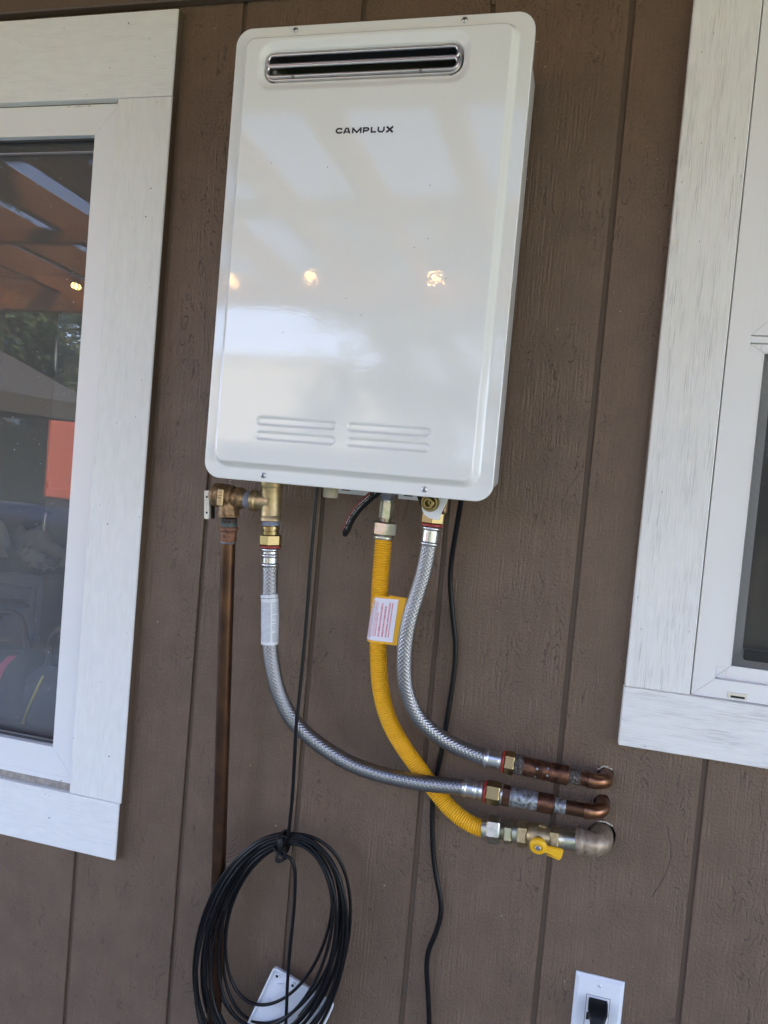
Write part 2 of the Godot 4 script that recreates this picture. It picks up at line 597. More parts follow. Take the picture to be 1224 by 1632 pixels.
	bump(tape, grey(128, 0.2, 38), 0.03); tape.uv1_triplanar = true; tape.uv1_scale = Vector3(4, 30, 4)
	mat("red_washer", lin(0.28, 0.025, 0.016), 0.5)
	var yc := tri_tex(mat("yellow_coating", Color.WHITE, 0.36), blotch([Color(0.76, 0.40, 0.012), Color(0.84, 0.46, 0.016)], 128, 0.03, 82), 10)
	bump(yc, spots, 0.004)
	mat("yellow_handle", lin(0.78, 0.43, 0.012), 0.35)
	mat("yellow_film", lin(0.80, 0.41, 0.012), 0.4)
	mat("ivory_plastic", lin(0.70, 0.67, 0.56), 0.42)
	mat("beige_plastic", lin(0.45, 0.40, 0.30), 0.5)
	mat("white_plastic", lin(0.70, 0.72, 0.74), 0.30)
	mat("black_rubber", lin(0.007, 0.007, 0.008), 0.42).metallic_specular = 0.35
	mat("black_cable", lin(0.005, 0.005, 0.006), 0.34).metallic_specular = 0.35
	mat("red_rubber", lin(0.16, 0.022, 0.016), 0.5)
	mat("pale_print", lin(0.45, 0.45, 0.42), 0.5)
	mat("plaster_chip", lin(0.55, 0.50, 0.40), 0.8)
	var lab := mat("label_paper", Color.WHITE, 0.40)
	lab.albedo_texture = print_texture(256, 220, Color(0.84, 0.85, 0.86), [[0, 14, 256, 17, 6, Color(0.20, 0.22, 0.28)], [4, 24, 50, 27, 6, Color(0.08, 0.08, 0.1)], [4, 34, 78, 206, 5, Color(0.36, 0.40, 0.48)], [86, 34, 166, 206, 5, Color(0.36, 0.40, 0.48)], [174, 34, 252, 206, 5, Color(0.36, 0.40, 0.48)]], 5)
	var wt := mat("tag_paper", Color.WHITE, 0.45)
	var wi := print_texture(384, 288, Color(0.88, 0.87, 0.90), [[14, 84, 366, 146, 7, Color(0.30, 0.36, 0.44)], [20, 154, 360, 212, 6, Color(0.76, 0.36, 0.42)], [24, 214, 350, 218, 8, Color(0.25, 0.27, 0.36)], [40, 226, 350, 276, 6, Color(0.76, 0.36, 0.42)]], 6).get_image()
	wi.rotate_90(CLOCKWISE)                        # the print runs up and down the hose
	wt.albedo_texture = ImageTexture.create_from_image(wi)
	# yard and porch
	tri_tex(mat("concrete", Color.WHITE, 0.85), blotch([Color(0.24, 0.205, 0.14), Color(0.35, 0.31, 0.22)], 256, 0.03, 90), 0.7)
	tri_tex(mat("lawn_green", Color.WHITE, 0.95), blotch([Color(0.08, 0.11, 0.025), Color(0.15, 0.19, 0.05), Color(0.21, 0.20, 0.08)], 256, 0.04, 91), 0.5)
	tri_tex(mat("rafter_wood", Color.WHITE, 0.6), blotch([Color(0.26, 0.095, 0.026), Color(0.46, 0.185, 0.055), Color(0.32, 0.125, 0.038)], 256, 0.03, 92), 2.0)
	mat("eave_wood", lin(0.07, 0.05, 0.032), 0.6)
	var sheet := mat("clear_sheet", Color(0.42, 0.46, 0.48, 0.50), 0.4)
	sheet.transparency = BaseMaterial3D.TRANSPARENCY_ALPHA
	tri_tex(mat("cream_stucco", Color.WHITE, 0.9), blotch([Color(0.66, 0.57, 0.42), Color(0.74, 0.66, 0.50)], 256, 0.06, 93), 1.0)
	mat("shaded_tan_canvas", lin(0.06, 0.047, 0.026), 0.8)  # tan darkened so the colour carries the shade of the underside
	mat("grey_canvas", lin(0.065, 0.068, 0.072), 0.85)
	mat("dark_frame", lin(0.05, 0.045, 0.04), 0.5)
	mat("white_paint", lin(0.75, 0.75, 0.73), 0.45)
	mat("orange_paint", lin(0.60, 0.13, 0.055), 0.5)
	tri_tex(mat("fence_wood", Color.WHITE, 0.8), blotch([Color(0.16, 0.155, 0.12), Color(0.27, 0.26, 0.20)], 256, 0.03, 94), 1.2)
	tri_tex(mat("dark_shingle", Color.WHITE, 0.8), blotch([Color(0.05, 0.048, 0.045), Color(0.13, 0.125, 0.115)], 256, 0.08, 95), 1.0)
	tri_tex(mat("bark", Color.WHITE, 0.9), blotch([Color(0.06, 0.045, 0.03), Color(0.14, 0.11, 0.08)], 128, 0.05, 96), 2.0)
	var leaf := mat("leaf_green", lin(0.07, 0.10, 0.035), 0.6)
	leaf.vertex_color_use_as_albedo = true
	leaf.backlight_enabled = true
	leaf.backlight = Color(0.25, 0.35, 0.08)
	var glow := mat("bulb_glow", Color(1, 0.85, 0.6), 0.4)
	glow.emission_enabled = true
	glow.emission = Color(1.0, 0.78, 0.48)
	glow.emission_energy_multiplier = 3.2
	# room behind the glass; wall colour darkened to stand for indoor shade
	mat("dimmed_room_paint", lin(0.11, 0.095, 0.075), 0.8)
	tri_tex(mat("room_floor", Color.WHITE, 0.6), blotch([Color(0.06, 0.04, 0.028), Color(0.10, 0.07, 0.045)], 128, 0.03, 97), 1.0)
	mat("cabinet_grey", lin(0.17, 0.20, 0.24), 0.35)
	mat("bag_black", lin(0.018, 0.018, 0.02), 0.7)
	mat("strap_pink", lin(0.35, 0.03, 0.07), 0.6)
	mat("cord_yellow", lin(0.55, 0.42, 0.03), 0.5)
	mat("dust_sheet", lin(0.42, 0.42, 0.41), 0.8)

# ------------------------------------------------------------------ the house wall
const PITCH := 0.2032

func board_piece(mb: MB, x0: float, x1: float, y0: float, y1: float, le: bool, re: bool) -> void:
	var c := 0.0012
	var d := -0.0052
	var a := x0 + (c if le else 0.0)
	var b := x1 - (c if re else 0.0)
	mb.face([Vector3(a, y0, 0), Vector3(b, y0, 0), Vector3(b, y1, 0), Vector3(a, y1, 0)], Vector3(0, 0, 1))
	if le:
		mb.face([Vector3(x0, y0, -c), Vector3(a, y0, 0), Vector3(a, y1, 0), Vector3(x0, y1, -c)], Vector3(-0.7, 0, 0.71))
		mb.face([Vector3(x0, y0, d), Vector3(x0, y0, -c), Vector3(x0, y1, -c), Vector3(x0, y1, d)], Vector3(-1, 0, 0.01))
	if re:
		mb.face([Vector3(x1, y0, -c), Vector3(b, y0, 0), Vector3(b, y1, 0), Vector3(x1, y1, -c)], Vector3(0.7, 0, 0.71))
		mb.face([Vector3(x1, y0, d), Vector3(x1, y0, -c), Vector3(x1, y1, -c), Vector3(x1, y1, d)], Vector3(1, 0, 0.01))

# a strip of board with a round hole through it
func board_hole(mb: MB, x0: float, x1: float, c: Vector2, r: float, hs: float, wobble: float) -> void:
	board_piece(mb, x0, c.x - hs, c.y - hs, c.y + hs, true, false)
	board_piece(mb, c.x + hs, x1, c.y - hs, c.y + hs, false, true)
	var m := 40
	var inn := []
	var out := []
	for k in m:
		var t := TAU * k / m
		var d := Vector2(cos(t), sin(t))
		inn.append(c + d * r * (1.0 + wobble * sin(3.0 * t + c.x * 90.0) + wobble * 0.6 * sin(7.0 * t)))
		out.append(c + d * hs / maxf(absf(d.x), absf(d.y)))
	for k in m:
		var j := (k + 1) % m
		var nn := Vector3(0, 0, 1)
		mb.face([Vector3(inn[k].x, inn[k].y, 0), Vector3(out[k].x, out[k].y, 0), Vector3(out[j].x, out[j].y, 0), Vector3(inn[j].x, inn[j].y, 0)], nn)
		# square corners that the ring cuts off
		if absf(out[k].x - out[j].x) > 1e-6 and absf(out[k].y - out[j].y) > 1e-6:
			var cx: float = out[k].x if absf(absf(out[k].x - c.x) - hs) < 1e-6 else out[j].x
			var cy: float = out[k].y if absf(absf(out[k].y - c.y) - hs) < 1e-6 else out[j].y
			mb.face([Vector3(out[k].x, out[k].y, 0), Vector3(cx, cy, 0), Vector3(out[j].x, out[j].y, 0)], nn)
		var side := Vector3(c.x - inn[k].x, c.y - inn[k].y, 0).normalized()
		mb.face([Vector3(inn[k].x, inn[k].y, 0), Vector3(inn[j].x, inn[j].y, 0), Vector3(inn[j].x, inn[j].y, -0.012), Vector3(inn[k].x, inn[k].y, -0.012)], side)

func build_wall() -> void:
	var wall := thing("house_wall", Vector3(0, 0, 0), "brown painted house wall of vertical grooved wood-grain siding", "wall")
	var xs := [-4.0, -1.29, -0.206, 0.64, 0.72, 0.792, 1.80, 4.0]
	var ys := [0.0, 0.862, 0.91, 1.07, 1.172, 2.044, 2.26, 2.80]
	var mb := MB.new()
	for i in xs.size() - 1:
		for j in ys.size() - 1:
			var cx: float = (xs[i] + xs[i + 1]) * 0.5
			var cy: float = (ys[j] + ys[j + 1]) * 0.5
			var open := (i == 1 and cy > 0.862 and cy < 2.044) or (i == 3 and cy > 0.91 and cy < 1.07) or (i == 5 and cy > 1.172 and cy < 2.26)
			if not open:
				mb.box(Vector3(cx, cy, -0.0627), Vector3(xs[i + 1] - xs[i], ys[j + 1] - ys[j], 0.115))
	obj(mb, "sheathing", M.siding_edge, wall)
	mb = MB.new()
	mb.box(Vector3(0.68, 0.99, -0.110), Vector3(0.0798, 0.1598, 0.01))
	obj(mb, "cavity_back", M.grey_wood, wall)
	for k in range(-8, 10):
		var x0 := k * PITCH + 0.0040
		var x1 := (k + 1) * PITCH - 0.0040
		mb = MB.new()
		if k == 3:
			board_piece(mb, x0, x1, 0.0, 0.922, true, true)
			board_hole(mb, x0, x1, Vector2(0.6815, 0.949), 0.0205, 0.027, 0.03)
			board_piece(mb, x0, x1, 0.976, 0.980, true, true)
			board_hole(mb, x0, x1, Vector2(0.6775, 0.998), 0.0119, 0.018, 0.05)
			board_piece(mb, x0, x1, 1.016, 1.022, true, true)
			board_hole(mb, x0, x1, Vector2(0.6785, 1.040), 0.0119, 0.018, 0.05)
			board_piece(mb, x0, x1, 1.058, 1.172, true, true)
			board_piece(mb, x0, 0.792, 1.172, 2.30, true, false)
		elif k >= 4 and k <= 8:
			board_piece(mb, x0, x1, 0.0, 1.172, true, true)
			board_piece(mb, x0, x1, 2.26, 2.30, true, true)
		elif k >= -6 and k <= -2:
			board_piece(mb, x0, x1, 0.0, 0.862, true, true)
			board_piece(mb, x0, x1, 2.044, 2.30, true, true)
		else:
			board_piece(mb, x0, x1, 0.0, 2.30, true, true)
		obj(mb, "board", M.siding_paint, wall)
	for q in [[0.6815, 0.949, 0.0207, 0.9, 1.9], [0.6785, 1.040, 0.0120, 0.9, 2.6]]:
		mb = MB.new()
		for i in 22:
			var t := lerpf(q[3], q[4], i / 21.0) + rng.randf_range(-0.03, 0.03)
			var rr2: float = q[2] + rng.randf_range(-0.0004, 0.0012)
			var sz := rng.randf_range(0.0008, 0.0022)
			mb.box(Vector3.ZERO, Vector3(sz * 1.6, sz, sz * 0.8), sz * 0.2, Transform3D(Basis.from_euler(Vector3(rng.randf(), rng.randf(), t + PI / 2)), Vector3(q[0] + rr2 * cos(t), q[1] + rr2 * sin(t), 0.0004)))
		obj(mb, "torn_edge", M.plaster_chip, wall)
	mb = MB.new()
	mb.box(Vector3(0, 2.371, 0.0105), Vector3(7.9, 0.34, 0.019), 0.002)
	obj(mb, "frieze_board", M.siding_edge, wall)
	for p: Vector2 in [Vector2(-0.0145, 1.083), Vector2(0.0075, 1.118), Vector2(-0.012, 0.775), Vector2(0.408, 2.176), Vector2(0.6025, 0.742), Vector2(0.1935, 1.240), Vector2(0.2105, 0.700), Vector2(0.4155, 1.350), Vector2(0.6020, 1.560), Vector2(0.6180, 1.280), Vector2(-0.0140, 1.480), Vector2(-0.2120, 0.640), Vector2(0.8020, 0.900), Vector2(0.3960, 0.760)]:
		mb = MB.new()
		mb.lathe([Vector2(0.0042, -0.0004), Vector2(0.0040, 0.0004), Vector2(0.0030, 0.0003), Vector2(0.0026, -0.0006), Vector2(0, -0.0007)], 16, along(Vector3(p.x, p.y, 0), Vector3(p.x, p.y, 1)))
		obj(mb, "nail_head", M.siding_edge, wall)

# four mitred members with hairline gaps; w = left, right, bottom, top widths
func ring(parent: Node, called: String, m: Material, x0: float, x1: float, y0: float, y1: float, w: Array, z0: float, z1: float) -> void:
	var g := 0.00025
	var o := [Vector2(x0, y0), Vector2(x1, y0), Vector2(x1, y1), Vector2(x0, y1)]
	var i := [Vector2(x0 + w[0], y0 + w[2]), Vector2(x1 - w[1], y0 + w[2]), Vector2(x1 - w[1], y1 - w[3]), Vector2(x0 + w[0], y1 - w[3])]
	for k in 4:
		var j := (k + 1) % 4
		var d: Vector2 = (o[j] - o[k]).normalized() * g
		var mb := MB.new()
		mb.slab(PackedVector2Array([o[k] + d, o[j] - d, i[j] - d, i[k] + d]), z0, z1)
		obj(mb, called, m, parent)

func plank(parent: Node, called: String, m: Material, x0: float, x1: float, y0: float, y1: float, z1: float, off: Vector2, level: bool, z0 := 0.0003) -> MeshInstance3D:
	var mb := MB.new()
	var start := off - (Vector2(-y1, x0) if level else Vector2(x0, -y1))   # where on the sheet of grain this board is cut
	mb.box(Vector3((x0 + x1) / 2, (y0 + y1) / 2, (z0 + z1) / 2), Vector3(x1 - x0, y1 - y0, z1 - z0), 0.0011, Transform3D.IDENTITY, start, level)
	return obj(mb, called, m, parent)

func build_left_window() -> void:
	var w := thing("window", Vector3(-0.75, 0.75, 0), "white cased fixed window left of the water heater, reflecting the porch roof", "window")
	var z := 0.0175
	plank(w, "casing_board", M.white_board, -1.40, -0.1112, 2.0485, 2.1895, z, Vector2(0.12, 0.02), true)
	plank(w, "casing_board", M.white_board, -0.2135, -0.1108, 0.8513, 2.0479, z - 0.0006, Vector2(0.02, 0.1), false)
	plank(w, "casing_board", M.white_board, -1.39, -1.287, 0.8513, 2.0479, z - 0.0006, Vector2(0.18, 0.1), false)
	plank(w, "casing_board", M.white_board, -1.40, -0.1138, 0.7506, 0.8507, z, Vector2(0.01, 0.05), true)
	# the sides of the casing that are painted with the wall
	for s in [[2.0485, 2.1895, -0.1112], [0.8513, 2.0479, -0.1108], [0.7506, 0.8507, -0.1138]]:
		plank(w, "casing_edge", M.siding_edge, s[2] + 0.0002, s[2] + 0.0012, s[0], s[1], z - 0.0022, Vector2.ZERO, false)
	plank(w, "sill_strip", M.grey_wood, -1.286, -0.2138, 0.8510, 0.8640, 0.0072, Vector2.ZERO, true, -0.02)
	plank(w, "head_strip", M.vinyl, -1.286, -0.2138, 2.0395, 2.0475, 0.002, Vector2.ZERO, true, -0.02)
	plank(w, "frame_flange", M.vinyl, -1.284, -0.2150, 0.8612, 0.8738, 0.0066, Vector2.ZERO, true, -0.03)
	ring(w, "frame_member", M.vinyl, -1.284, -0.2160, 0.8742, 2.0405, [0.043, 0.0432, 0.0490, 0.0480], -0.05, 0.0082)
	ring(w, "glazing_bead", M.rubber_seal, -1.2405, -0.2594, 0.9234, 1.9923, [0.003, 0.0022, 0.0085, 0.003], -0.045, -0.004)
	plank(w, "bead_lip", M.stainless, -1.238, -0.2617, 0.9285, 0.9313, -0.0028, Vector2.ZERO, true, -0.02)
	for q in [[-0.2021, 2.1708, 0.0176], [-0.1440, 1.8509, 0.0170], [-0.1384, 1.8975, 0.0170], [-0.175, 1.330, 0.0170], [-0.140, 0.930, 0.0170], [-0.250, 0.800, 0.0176]]:
		var nm := MB.new()
		nm.lathe([Vector2(0.0015, -0.0002), Vector2(0.0012, 0.0001), Vector2(0, 0.0001)], 9, along(Vector3(q[0], q[1], q[2]), Vector3(q[0], q[1], 1)))
		obj(nm, "nail_hole", M.vinyl_seam, w)
	for zz in [-0.014, -0.030]:
		var mb := MB.new()
		mb.face([Vector3(-1.24, 0.925, zz), Vector3(-0.2597, 0.925, zz), Vector3(-0.2597, 1.992, zz), Vector3(-1.24, 1.992, zz)], Vector3(0, 0, 1))
		obj(mb, "pane", M.glass, w)
	var dust := MB.new()
	for i in 420:
		var p := Vector3(-0.2700 - 0.30 * rng.randf(), lerpf(0.935, 1.985, pow(rng.randf(), 1.1)), -0.0138)
		var sz := 0.0004 + 0.0009 * pow(rng.randf(), 4.0)
		dust.lathe([Vector2(sz, 0.0), Vector2(sz * 0.7, sz * 0.4), Vector2(0, sz * 0.5)], 5, along(p, p + Vector3(rng.randf_range(-0.2, 0.2), 0, 1)))
	tag(obj(dust, "dust_specks", M.dust_sheet, w), "", "", "", "stuff")
	plank(w, "spacer_bar", M.stainless, -1.238, -0.2616, 1.9745, 1.9775, -0.018, Vector2.ZERO, true, -0.026)
	plank(w, "weep_slot", M.hole_shade_black, -0.2420, -0.2365, 0.8645, 0.8664, 0.0071, Vector2.ZERO, true, 0.002)
	# crumbled filler under the head casing
	var mb := MB.new()
	for k in 26:
		var x := -0.318 + k * 0.0018 + rng.randf_range(-0.001, 0.001)
		var s := rng.randf_range(0.001, 0.0032) * (1.0 if k % 11 < 7 else 0.5)
		mb.box(Vector3(x, 2.0405 + s * 0.3, 0.004 + rng.randf_range(0.0, 0.004)), Vector3(s * 1.5, s, s), s * 0.25, Transform3D(Basis(Vector3(0, 0, 1), rng.randf() * 0.0), Vector3.ZERO))
	obj(mb, "crumbled_filler", M.plaster_chip, w)

func build_right_window() -> void:
	var w := thing("window", Vector3(1.25, 1.09, 0), "white cased window with insect screen, right of the water heater", "window")
	var z := 0.0175
	plank(w, "casing_board", M.white_board_weathered, 0.6915, 0.7800, 1.1797, 2.30, z - 0.0006, Vector2(0.03, 0.12), false)
	plank(w, "casing_board", M.white_board_weathered, 1.80, 1.89, 1.1797, 2.30, z - 0.0006, Vector2(0.16, 0.12), false)
	plank(w, "casing_board", M.white_board_weathered, 0.6905, 1.90, 1.0927, 1.1790, z, Vector2(0.19, 0.10), true)
	ring(w, "frame_member", M.vinyl, 0.7828, 1.798, 1.1797, 2.255, [0.0292, 0.0292, 0.0262, 0.03], -0.05, 0.0085)
	# upper light
	ring(w, "upper_sash", M.vinyl, 0.8126, 1.768, 1.6925, 2.224, [0.050, 0.05, 0.050, 0.05], -0.045, 0.0055)
	plank(w, "meeting_rail", M.vinyl, 0.8124, 1.768, 1.6825, 1.6917, 0.0018, Vector2.ZERO, true, -0.05)
	# screen
	ring(w, "screen_frame", M.vinyl, 0.8140, 1.766, 1.2062, 1.6815, [0.0175, 0.0175, 0.0172, 0.0105], -0.012, -0.0035)
	for p in [[0.8145, 0.8310, 1.2066, 1.2230], [0.8145, 0.8310, 1.6715, 1.6811]]:
		ring(w, "corner_key", M.vinyl, p[0], p[1], p[2], p[3], [0.002, 0.002, 0.002, 0.002], -0.004, -0.0027)
	ring(w, "screen_spline", M.white_paint, 0.8314, 1.7488, 1.2232, 1.6712, [0.0022, 0.0022, 0.0022, 0.0022], -0.010, -0.0030)
	var mb := MB.new()
	var r := 0.00016
	var x := 0.8345
	while x < 1.02:
		mb.box(Vector3(x, 1.447, -0.0075), Vector3(r * 2, 0.448, r * 2))
		x += 0.00145
	var y := 1.2240
	while y < 1.670:
		mb.box(Vector3(0.925, y, -0.0072), Vector3(0.19, r * 2, r * 2))
		y += 0.00145
	mb.box(Vector3(1.385, 1.447, -0.0075), Vector3(0.73, 0.448, 0.0004))
	tag(obj(mb, "insect_screen", M.screen_wire, w), "", "", "", "stuff")
	# lower sash and glass behind the screen
	ring(w, "lower_sash", M.vinyl, 0.8135, 1.766, 1.2065, 1.69, [0.0375, 0.0375, 0.0370, 0.03], -0.060, -0.028)
	plank(w, "sash_latch", M.black_rubber, 0.853, 0.925, 1.2335, 1.2480, -0.0165, Vector2.ZERO, true, -0.0275)
	for q in [[0.85, 1.73, 1.243, 1.66, -0.046], [0.862, 1.718, 1.742, 2.175, -0.03]]:
		mb = MB.new()
		mb.face([Vector3(q[0], q[2], q[4]), Vector3(q[1], q[2], q[4]), Vector3(q[1], q[3], q[4]), Vector3(q[0], q[3], q[4])], Vector3(0, 0, 1))
		obj(mb, "pane", M.glass, w)
	# weep cover on the sill member
	mb = MB.new()
	mb.box(Vector3(0.8434, 1.1866, 0.0092), Vector3(0.0260, 0.0085, 0.0016), 0.0006)
	var cover := obj(mb, "weep_cover", M.ivory_plastic, w)
	mb = MB.new()
	mb.box(Vector3(0.8440, 1.1850, 0.0101), Vector3(0.0185, 0.0030, 0.0006))
	obj(mb, "weep_slot", M.hole_shade_black, cover)


# ------------------------------------------------------------------ water heater
static func rr(x: float, y: float, x0: float, x1: float, y0: float, y1: float, r: float) -> float:
	var dx := absf(x - (x0 + x1) * 0.5) - ((x1 - x0) * 0.5 - r)
	var dy := absf(y - (y0 + y1) * 0.5) - ((y1 - y0) * 0.5 - r)
	return Vector2(maxf(dx, 0), maxf(dy, 0)).length() + minf(maxf(dx, dy), 0.0) - r

const ZF := 0.1480
const HX0 := 0.0680
const HX1 := 0.4885
const HY0 := 1.4305
const HY1 := 2.0700

static func cover_height(x: float, y: float) -> float:
	var z := ZF + 0.0160 * smoothstep(0.0, 0.0105, -rr(x, y, 0.0815, 0.4725, 1.4455, 2.0575, 0.022))
	z -= 0.0055 * smoothstep(0.0, 0.0125, -rr(x, y, 0.1090, 0.4120, 1.9735, 2.0440, 0.024))
	z -= 0.0080 * smoothstep(0.0, 0.0025, -rr(x, y, 0.1160, 0.4020, 1.9875, 2.0325, 0.018))
	for c in [Vector4(0.1500, 0.2700, 1.5153, 0.0066), Vector4(0.1500, 0.2700, 1.4948, 0.0066), Vector4(0.2846, 0.4036, 1.5153, 0.0066), Vector4(0.2846, 0.4036, 1.4948, 0.0066)]:
		var d := rr(x, y, c.x, c.y, c.z - c.w, c.z + c.w, c.w)
		z -= 0.0046 * smoothstep(-0.0004, 0.0034, -d)
	return z

func loop_rr(x0: float, x1: float, y0: float, y1: float, r: float, z: float, m := 10) -> Array:
	var out := []
	for q in [[x1 - r, y0 + r, -PI / 2], [x1 - r, y1 - r, 0.0], [x0 + r, y1 - r, PI / 2], [x0 + r, y0 + r, PI]]:
		for k in m + 1:
			var t: float = q[2] + PI / 2 * k / m
			out.append(Vector3(q[0] + r * cos(t), q[1] + r * sin(t), z))
	var far := []
	for i in out.size():
		if out[i].distance_to(out[(i + 1) % out.size()]) > 1e-5:
			far.append(out[i])
	return far

func stroke(mb: MB, pts: Array, w: float, z0: float, z1: float) -> void:
	var l := []
	var r := []
	var m := pts.size()
	for i in m:
		var d0: Vector2 = (pts[i] - pts[maxi(i - 1, 0)]).normalized() if i > 0 else (pts[1] - pts[0]).normalized()
		var d1: Vector2 = (pts[i + 1] - pts[i]).normalized() if i < m - 1 else d0
		var nrm := (Vector2(-d0.y, d0.x) + Vector2(-d1.y, d1.x)).normalized()
		var k := w * 0.5 / maxf(0.45, nrm.dot(Vector2(-d0.y, d0.x)))
		l.append(pts[i] + nrm * k)
		r.append(pts[i] - nrm * k)
	for i in m - 1:
		mb.quad(Vector3(l[i].x, l[i].y, z1), Vector3(r[i].x, r[i].y, z1), Vector3(r[i + 1].x, r[i + 1].y, z1), Vector3(l[i + 1].x, l[i + 1].y, z1), Vector3(0, 0, 1))

func build_heater() -> void:
	var h := thing("water_heater", Vector3(0.2783, HY0, 0), "white enamelled tankless water heater mounted on the brown siding", "water heater")
	# front cover: a pressed sheet
	var mb := MB.new()
	var nx := 270
	var ny := 410
	var rows := []
	var nor := []
	var r := 0.0225
	for j in ny + 1:
		var row := PackedVector3Array()
		var nrow := PackedVector3Array()
		for i in nx + 1:
			var x := lerpf(HX0, HX1, float(i) / nx)
			var y := lerpf(HY0, HY1, float(j) / ny)
			var cx := clampf(x, HX0 + r, HX1 - r)
			var cy := clampf(y, HY0 + r, HY1 - r)
			var d := Vector2(x - cx, y - cy)
			if d.length() > r:
				d = d.normalized() * r
				x = cx + d.x
				y = cy + d.y
			var z := cover_height(x, y)
			var e := 0.0007
			nrow.append(Vector3(cover_height(x - e, y) - cover_height(x + e, y), cover_height(x, y - e) - cover_height(x, y + e), 2.0 * e).normalized())
			row.append(Vector3(x, y, z))
		rows.append(row)
		nor.append(nrow)
	for j in ny:
		for i in nx:
			var a: Vector3 = rows[j][i]
			var b: Vector3 = rows[j][i + 1]
			var c: Vector3 = rows[j + 1][i + 1]
			var d: Vector3 = rows[j + 1][i]
			if a.y > 1.98 and a.z < 0.1512 and b.z < 0.1512 and c.z < 0.1512 and d.z < 0.1512 and a.x > 0.11 and a.x < 0.41 and a.y < 2.04:
				continue                            # the vent opening
			mb.tri(a, b, c, nor[j][i], nor[j][i + 1], nor[j + 1][i + 1])
			mb.tri(a, c, d, nor[j][i], nor[j + 1][i + 1], nor[j + 1][i])
	# rolled rim and return edge of the sheet
	var path := loop_rr(HX0, HX1, HY0, HY1, r, 0.0, 12)
	var m := path.size()
	var strips := []
	for q in [[0.0, 0.0, 1.0, 0.0], [0.0013, -0.0005, 0.7, 0.7], [0.0019, -0.0019, 0.0, 1.0], [0.0019, -0.0110, 0.0, 1.0], [0.0008, -0.0110, -1.0, 0.0], [0.0008, -0.0020, -1.0, 0.0]]:
		var s := []
		for k in m:
			var d: Vector3 = (path[(k + 1) % m] - path[(k - 1 + m) % m]).normalized()
			var o := Vector3(d.y, -d.x, 0)
			s.append([path[k] + o * q[0] + Vector3(0, 0, ZF + q[1]), (o * q[3] + Vector3(0, 0, q[2])).normalized()])
		strips.append(s)
	for s in strips.size() - 1:
		for k in m:
			var j := (k + 1) % m
			var a = strips[s][k]
			var b = strips[s][j]
			var c = strips[s + 1][j]
			var d = strips[s + 1][k]
			mb.tri(a[0], b[0], c[0], a[1], b[1], c[1])
			mb.tri(a[0], c[0], d[0], a[1], c[1], d[1])
	obj(mb, "front_cover", M.white_enamel, h)
	# case behind it
	mb = MB.new()
	var poly := PackedVector2Array()
	for p: Vector3 in loop_rr(0.0755, 0.4820, 1.4480, 2.0540, 0.012, 0.0, 8):
		poly.append(Vector2(p.x, p.y))
	mb.slab(poly, 0.012, 0.014)                     # back sheet
	var wrap := loop_rr(0.0755, 0.4820, 1.4480, 2.0540, 0.012, 0.0, 8)
	for q in [[0.0, 1.0], [-0.0012, -1.0]]:         # outer and inner side of the bent sheet
		var rows2 := []
		for zz in [0.012, ZF - 0.0022]:
			var row := PackedVector3Array()
			for k in wrap.size():
				var d: Vector3 = (wrap[(k + 1) % wrap.size()] - wrap[(k - 1 + wrap.size()) % wrap.size()]).normalized()
				row.append(wrap[k] + Vector3(d.y, -d.x, 0) * q[0] + Vector3(0, 0, zz))
			rows2.append(row)
		mb.grid(rows2, true, -q[1])
	obj(mb, "case", M.grey_enamel, h)
	# flue duct behind the opening
	mb = MB.new()
	var dz := 0.045
	for q in [[Vector3(0.1100, 1.9730, 0), Vector3(0.4080, 1.9730, 0), Vector3(0, 1, 0)], [Vector3(0.1100, 2.0515, 0), Vector3(0.4080, 2.0515, 0), Vector3(0, -1, 0)], [Vector3(0.1100, 1.9730, 0), Vector3(0.1100, 2.0515, 0), Vector3(1, 0, 0)], [Vector3(0.4080, 1.9730, 0), Vector3(0.4080, 2.0515, 0), Vector3(-1, 0, 0)]]:
		var f := Vector3(0, 0, 0.1492)
		var g2 := Vector3(0, 0, dz)
		mb.face([q[0] + f, q[1] + f, q[1] + g2, q[0] + g2], q[2])
	mb.face([Vector3(0.1100, 1.9730, dz), Vector3(0.4080, 1.9730, dz), Vector3(0.4080, 2.0515, dz), Vector3(0.1100, 2.0515, dz)], Vector3(0, 0, 1))
	mb.box(Vector3(0.2595, 2.0125, 0.070), Vector3(0.280, 0.0015, 0.030))
	for q in [Vector3(0.131, 2.006, 0.146), Vector3(0.138, 2.001, 0.146)]:
		mb.box(q, Vector3(0.006, 0.006, 0.012), 0.001)
	obj(mb, "flue_duct", M.flue_metal, h)
	mb = MB.new()
	var zg := ZF + 0.0080
	for q in [[2.0189, 0.0079], [2.0050, 0.0079]]:
		mb.tube(loop_rr(0.1220, 0.3936, q[0] - q[1], q[0] + q[1], q[1] - 0.0002, zg), 0.00255, 12, false, true)
	mb.tube(loop_rr(0.1195, 0.3965, 1.9930, 2.0295, 0.0135, zg - 0.0022), 0.0022, 10, false, true)
	mb.box(Vector3(0.258, 1.9922, zg - 0.0035), Vector3(0.252, 0.0062, 0.006), 0.0022)
	for q in [[2.0119, 0.0012]]:
		mb.box(Vector3(0.258, q[0], zg + 0.0012), Vector3(0.258, 0.0024, 0.0024), 0.0004)
	var grille := obj(mb, "vent_grille", M.stainless, h)
	for x in [0.1615, 0.3440]:
		mb = MB.new()
		cyl(mb, 0.0026, -0.001, 0.0006, along(Vector3(x, 1.9958, zg + 0.0015), Vector3(x, 1.9948, zg + 0.0030)), 0.0002, 14)
		obj(mb, "fixing_hole", M.flue_metal, grille)
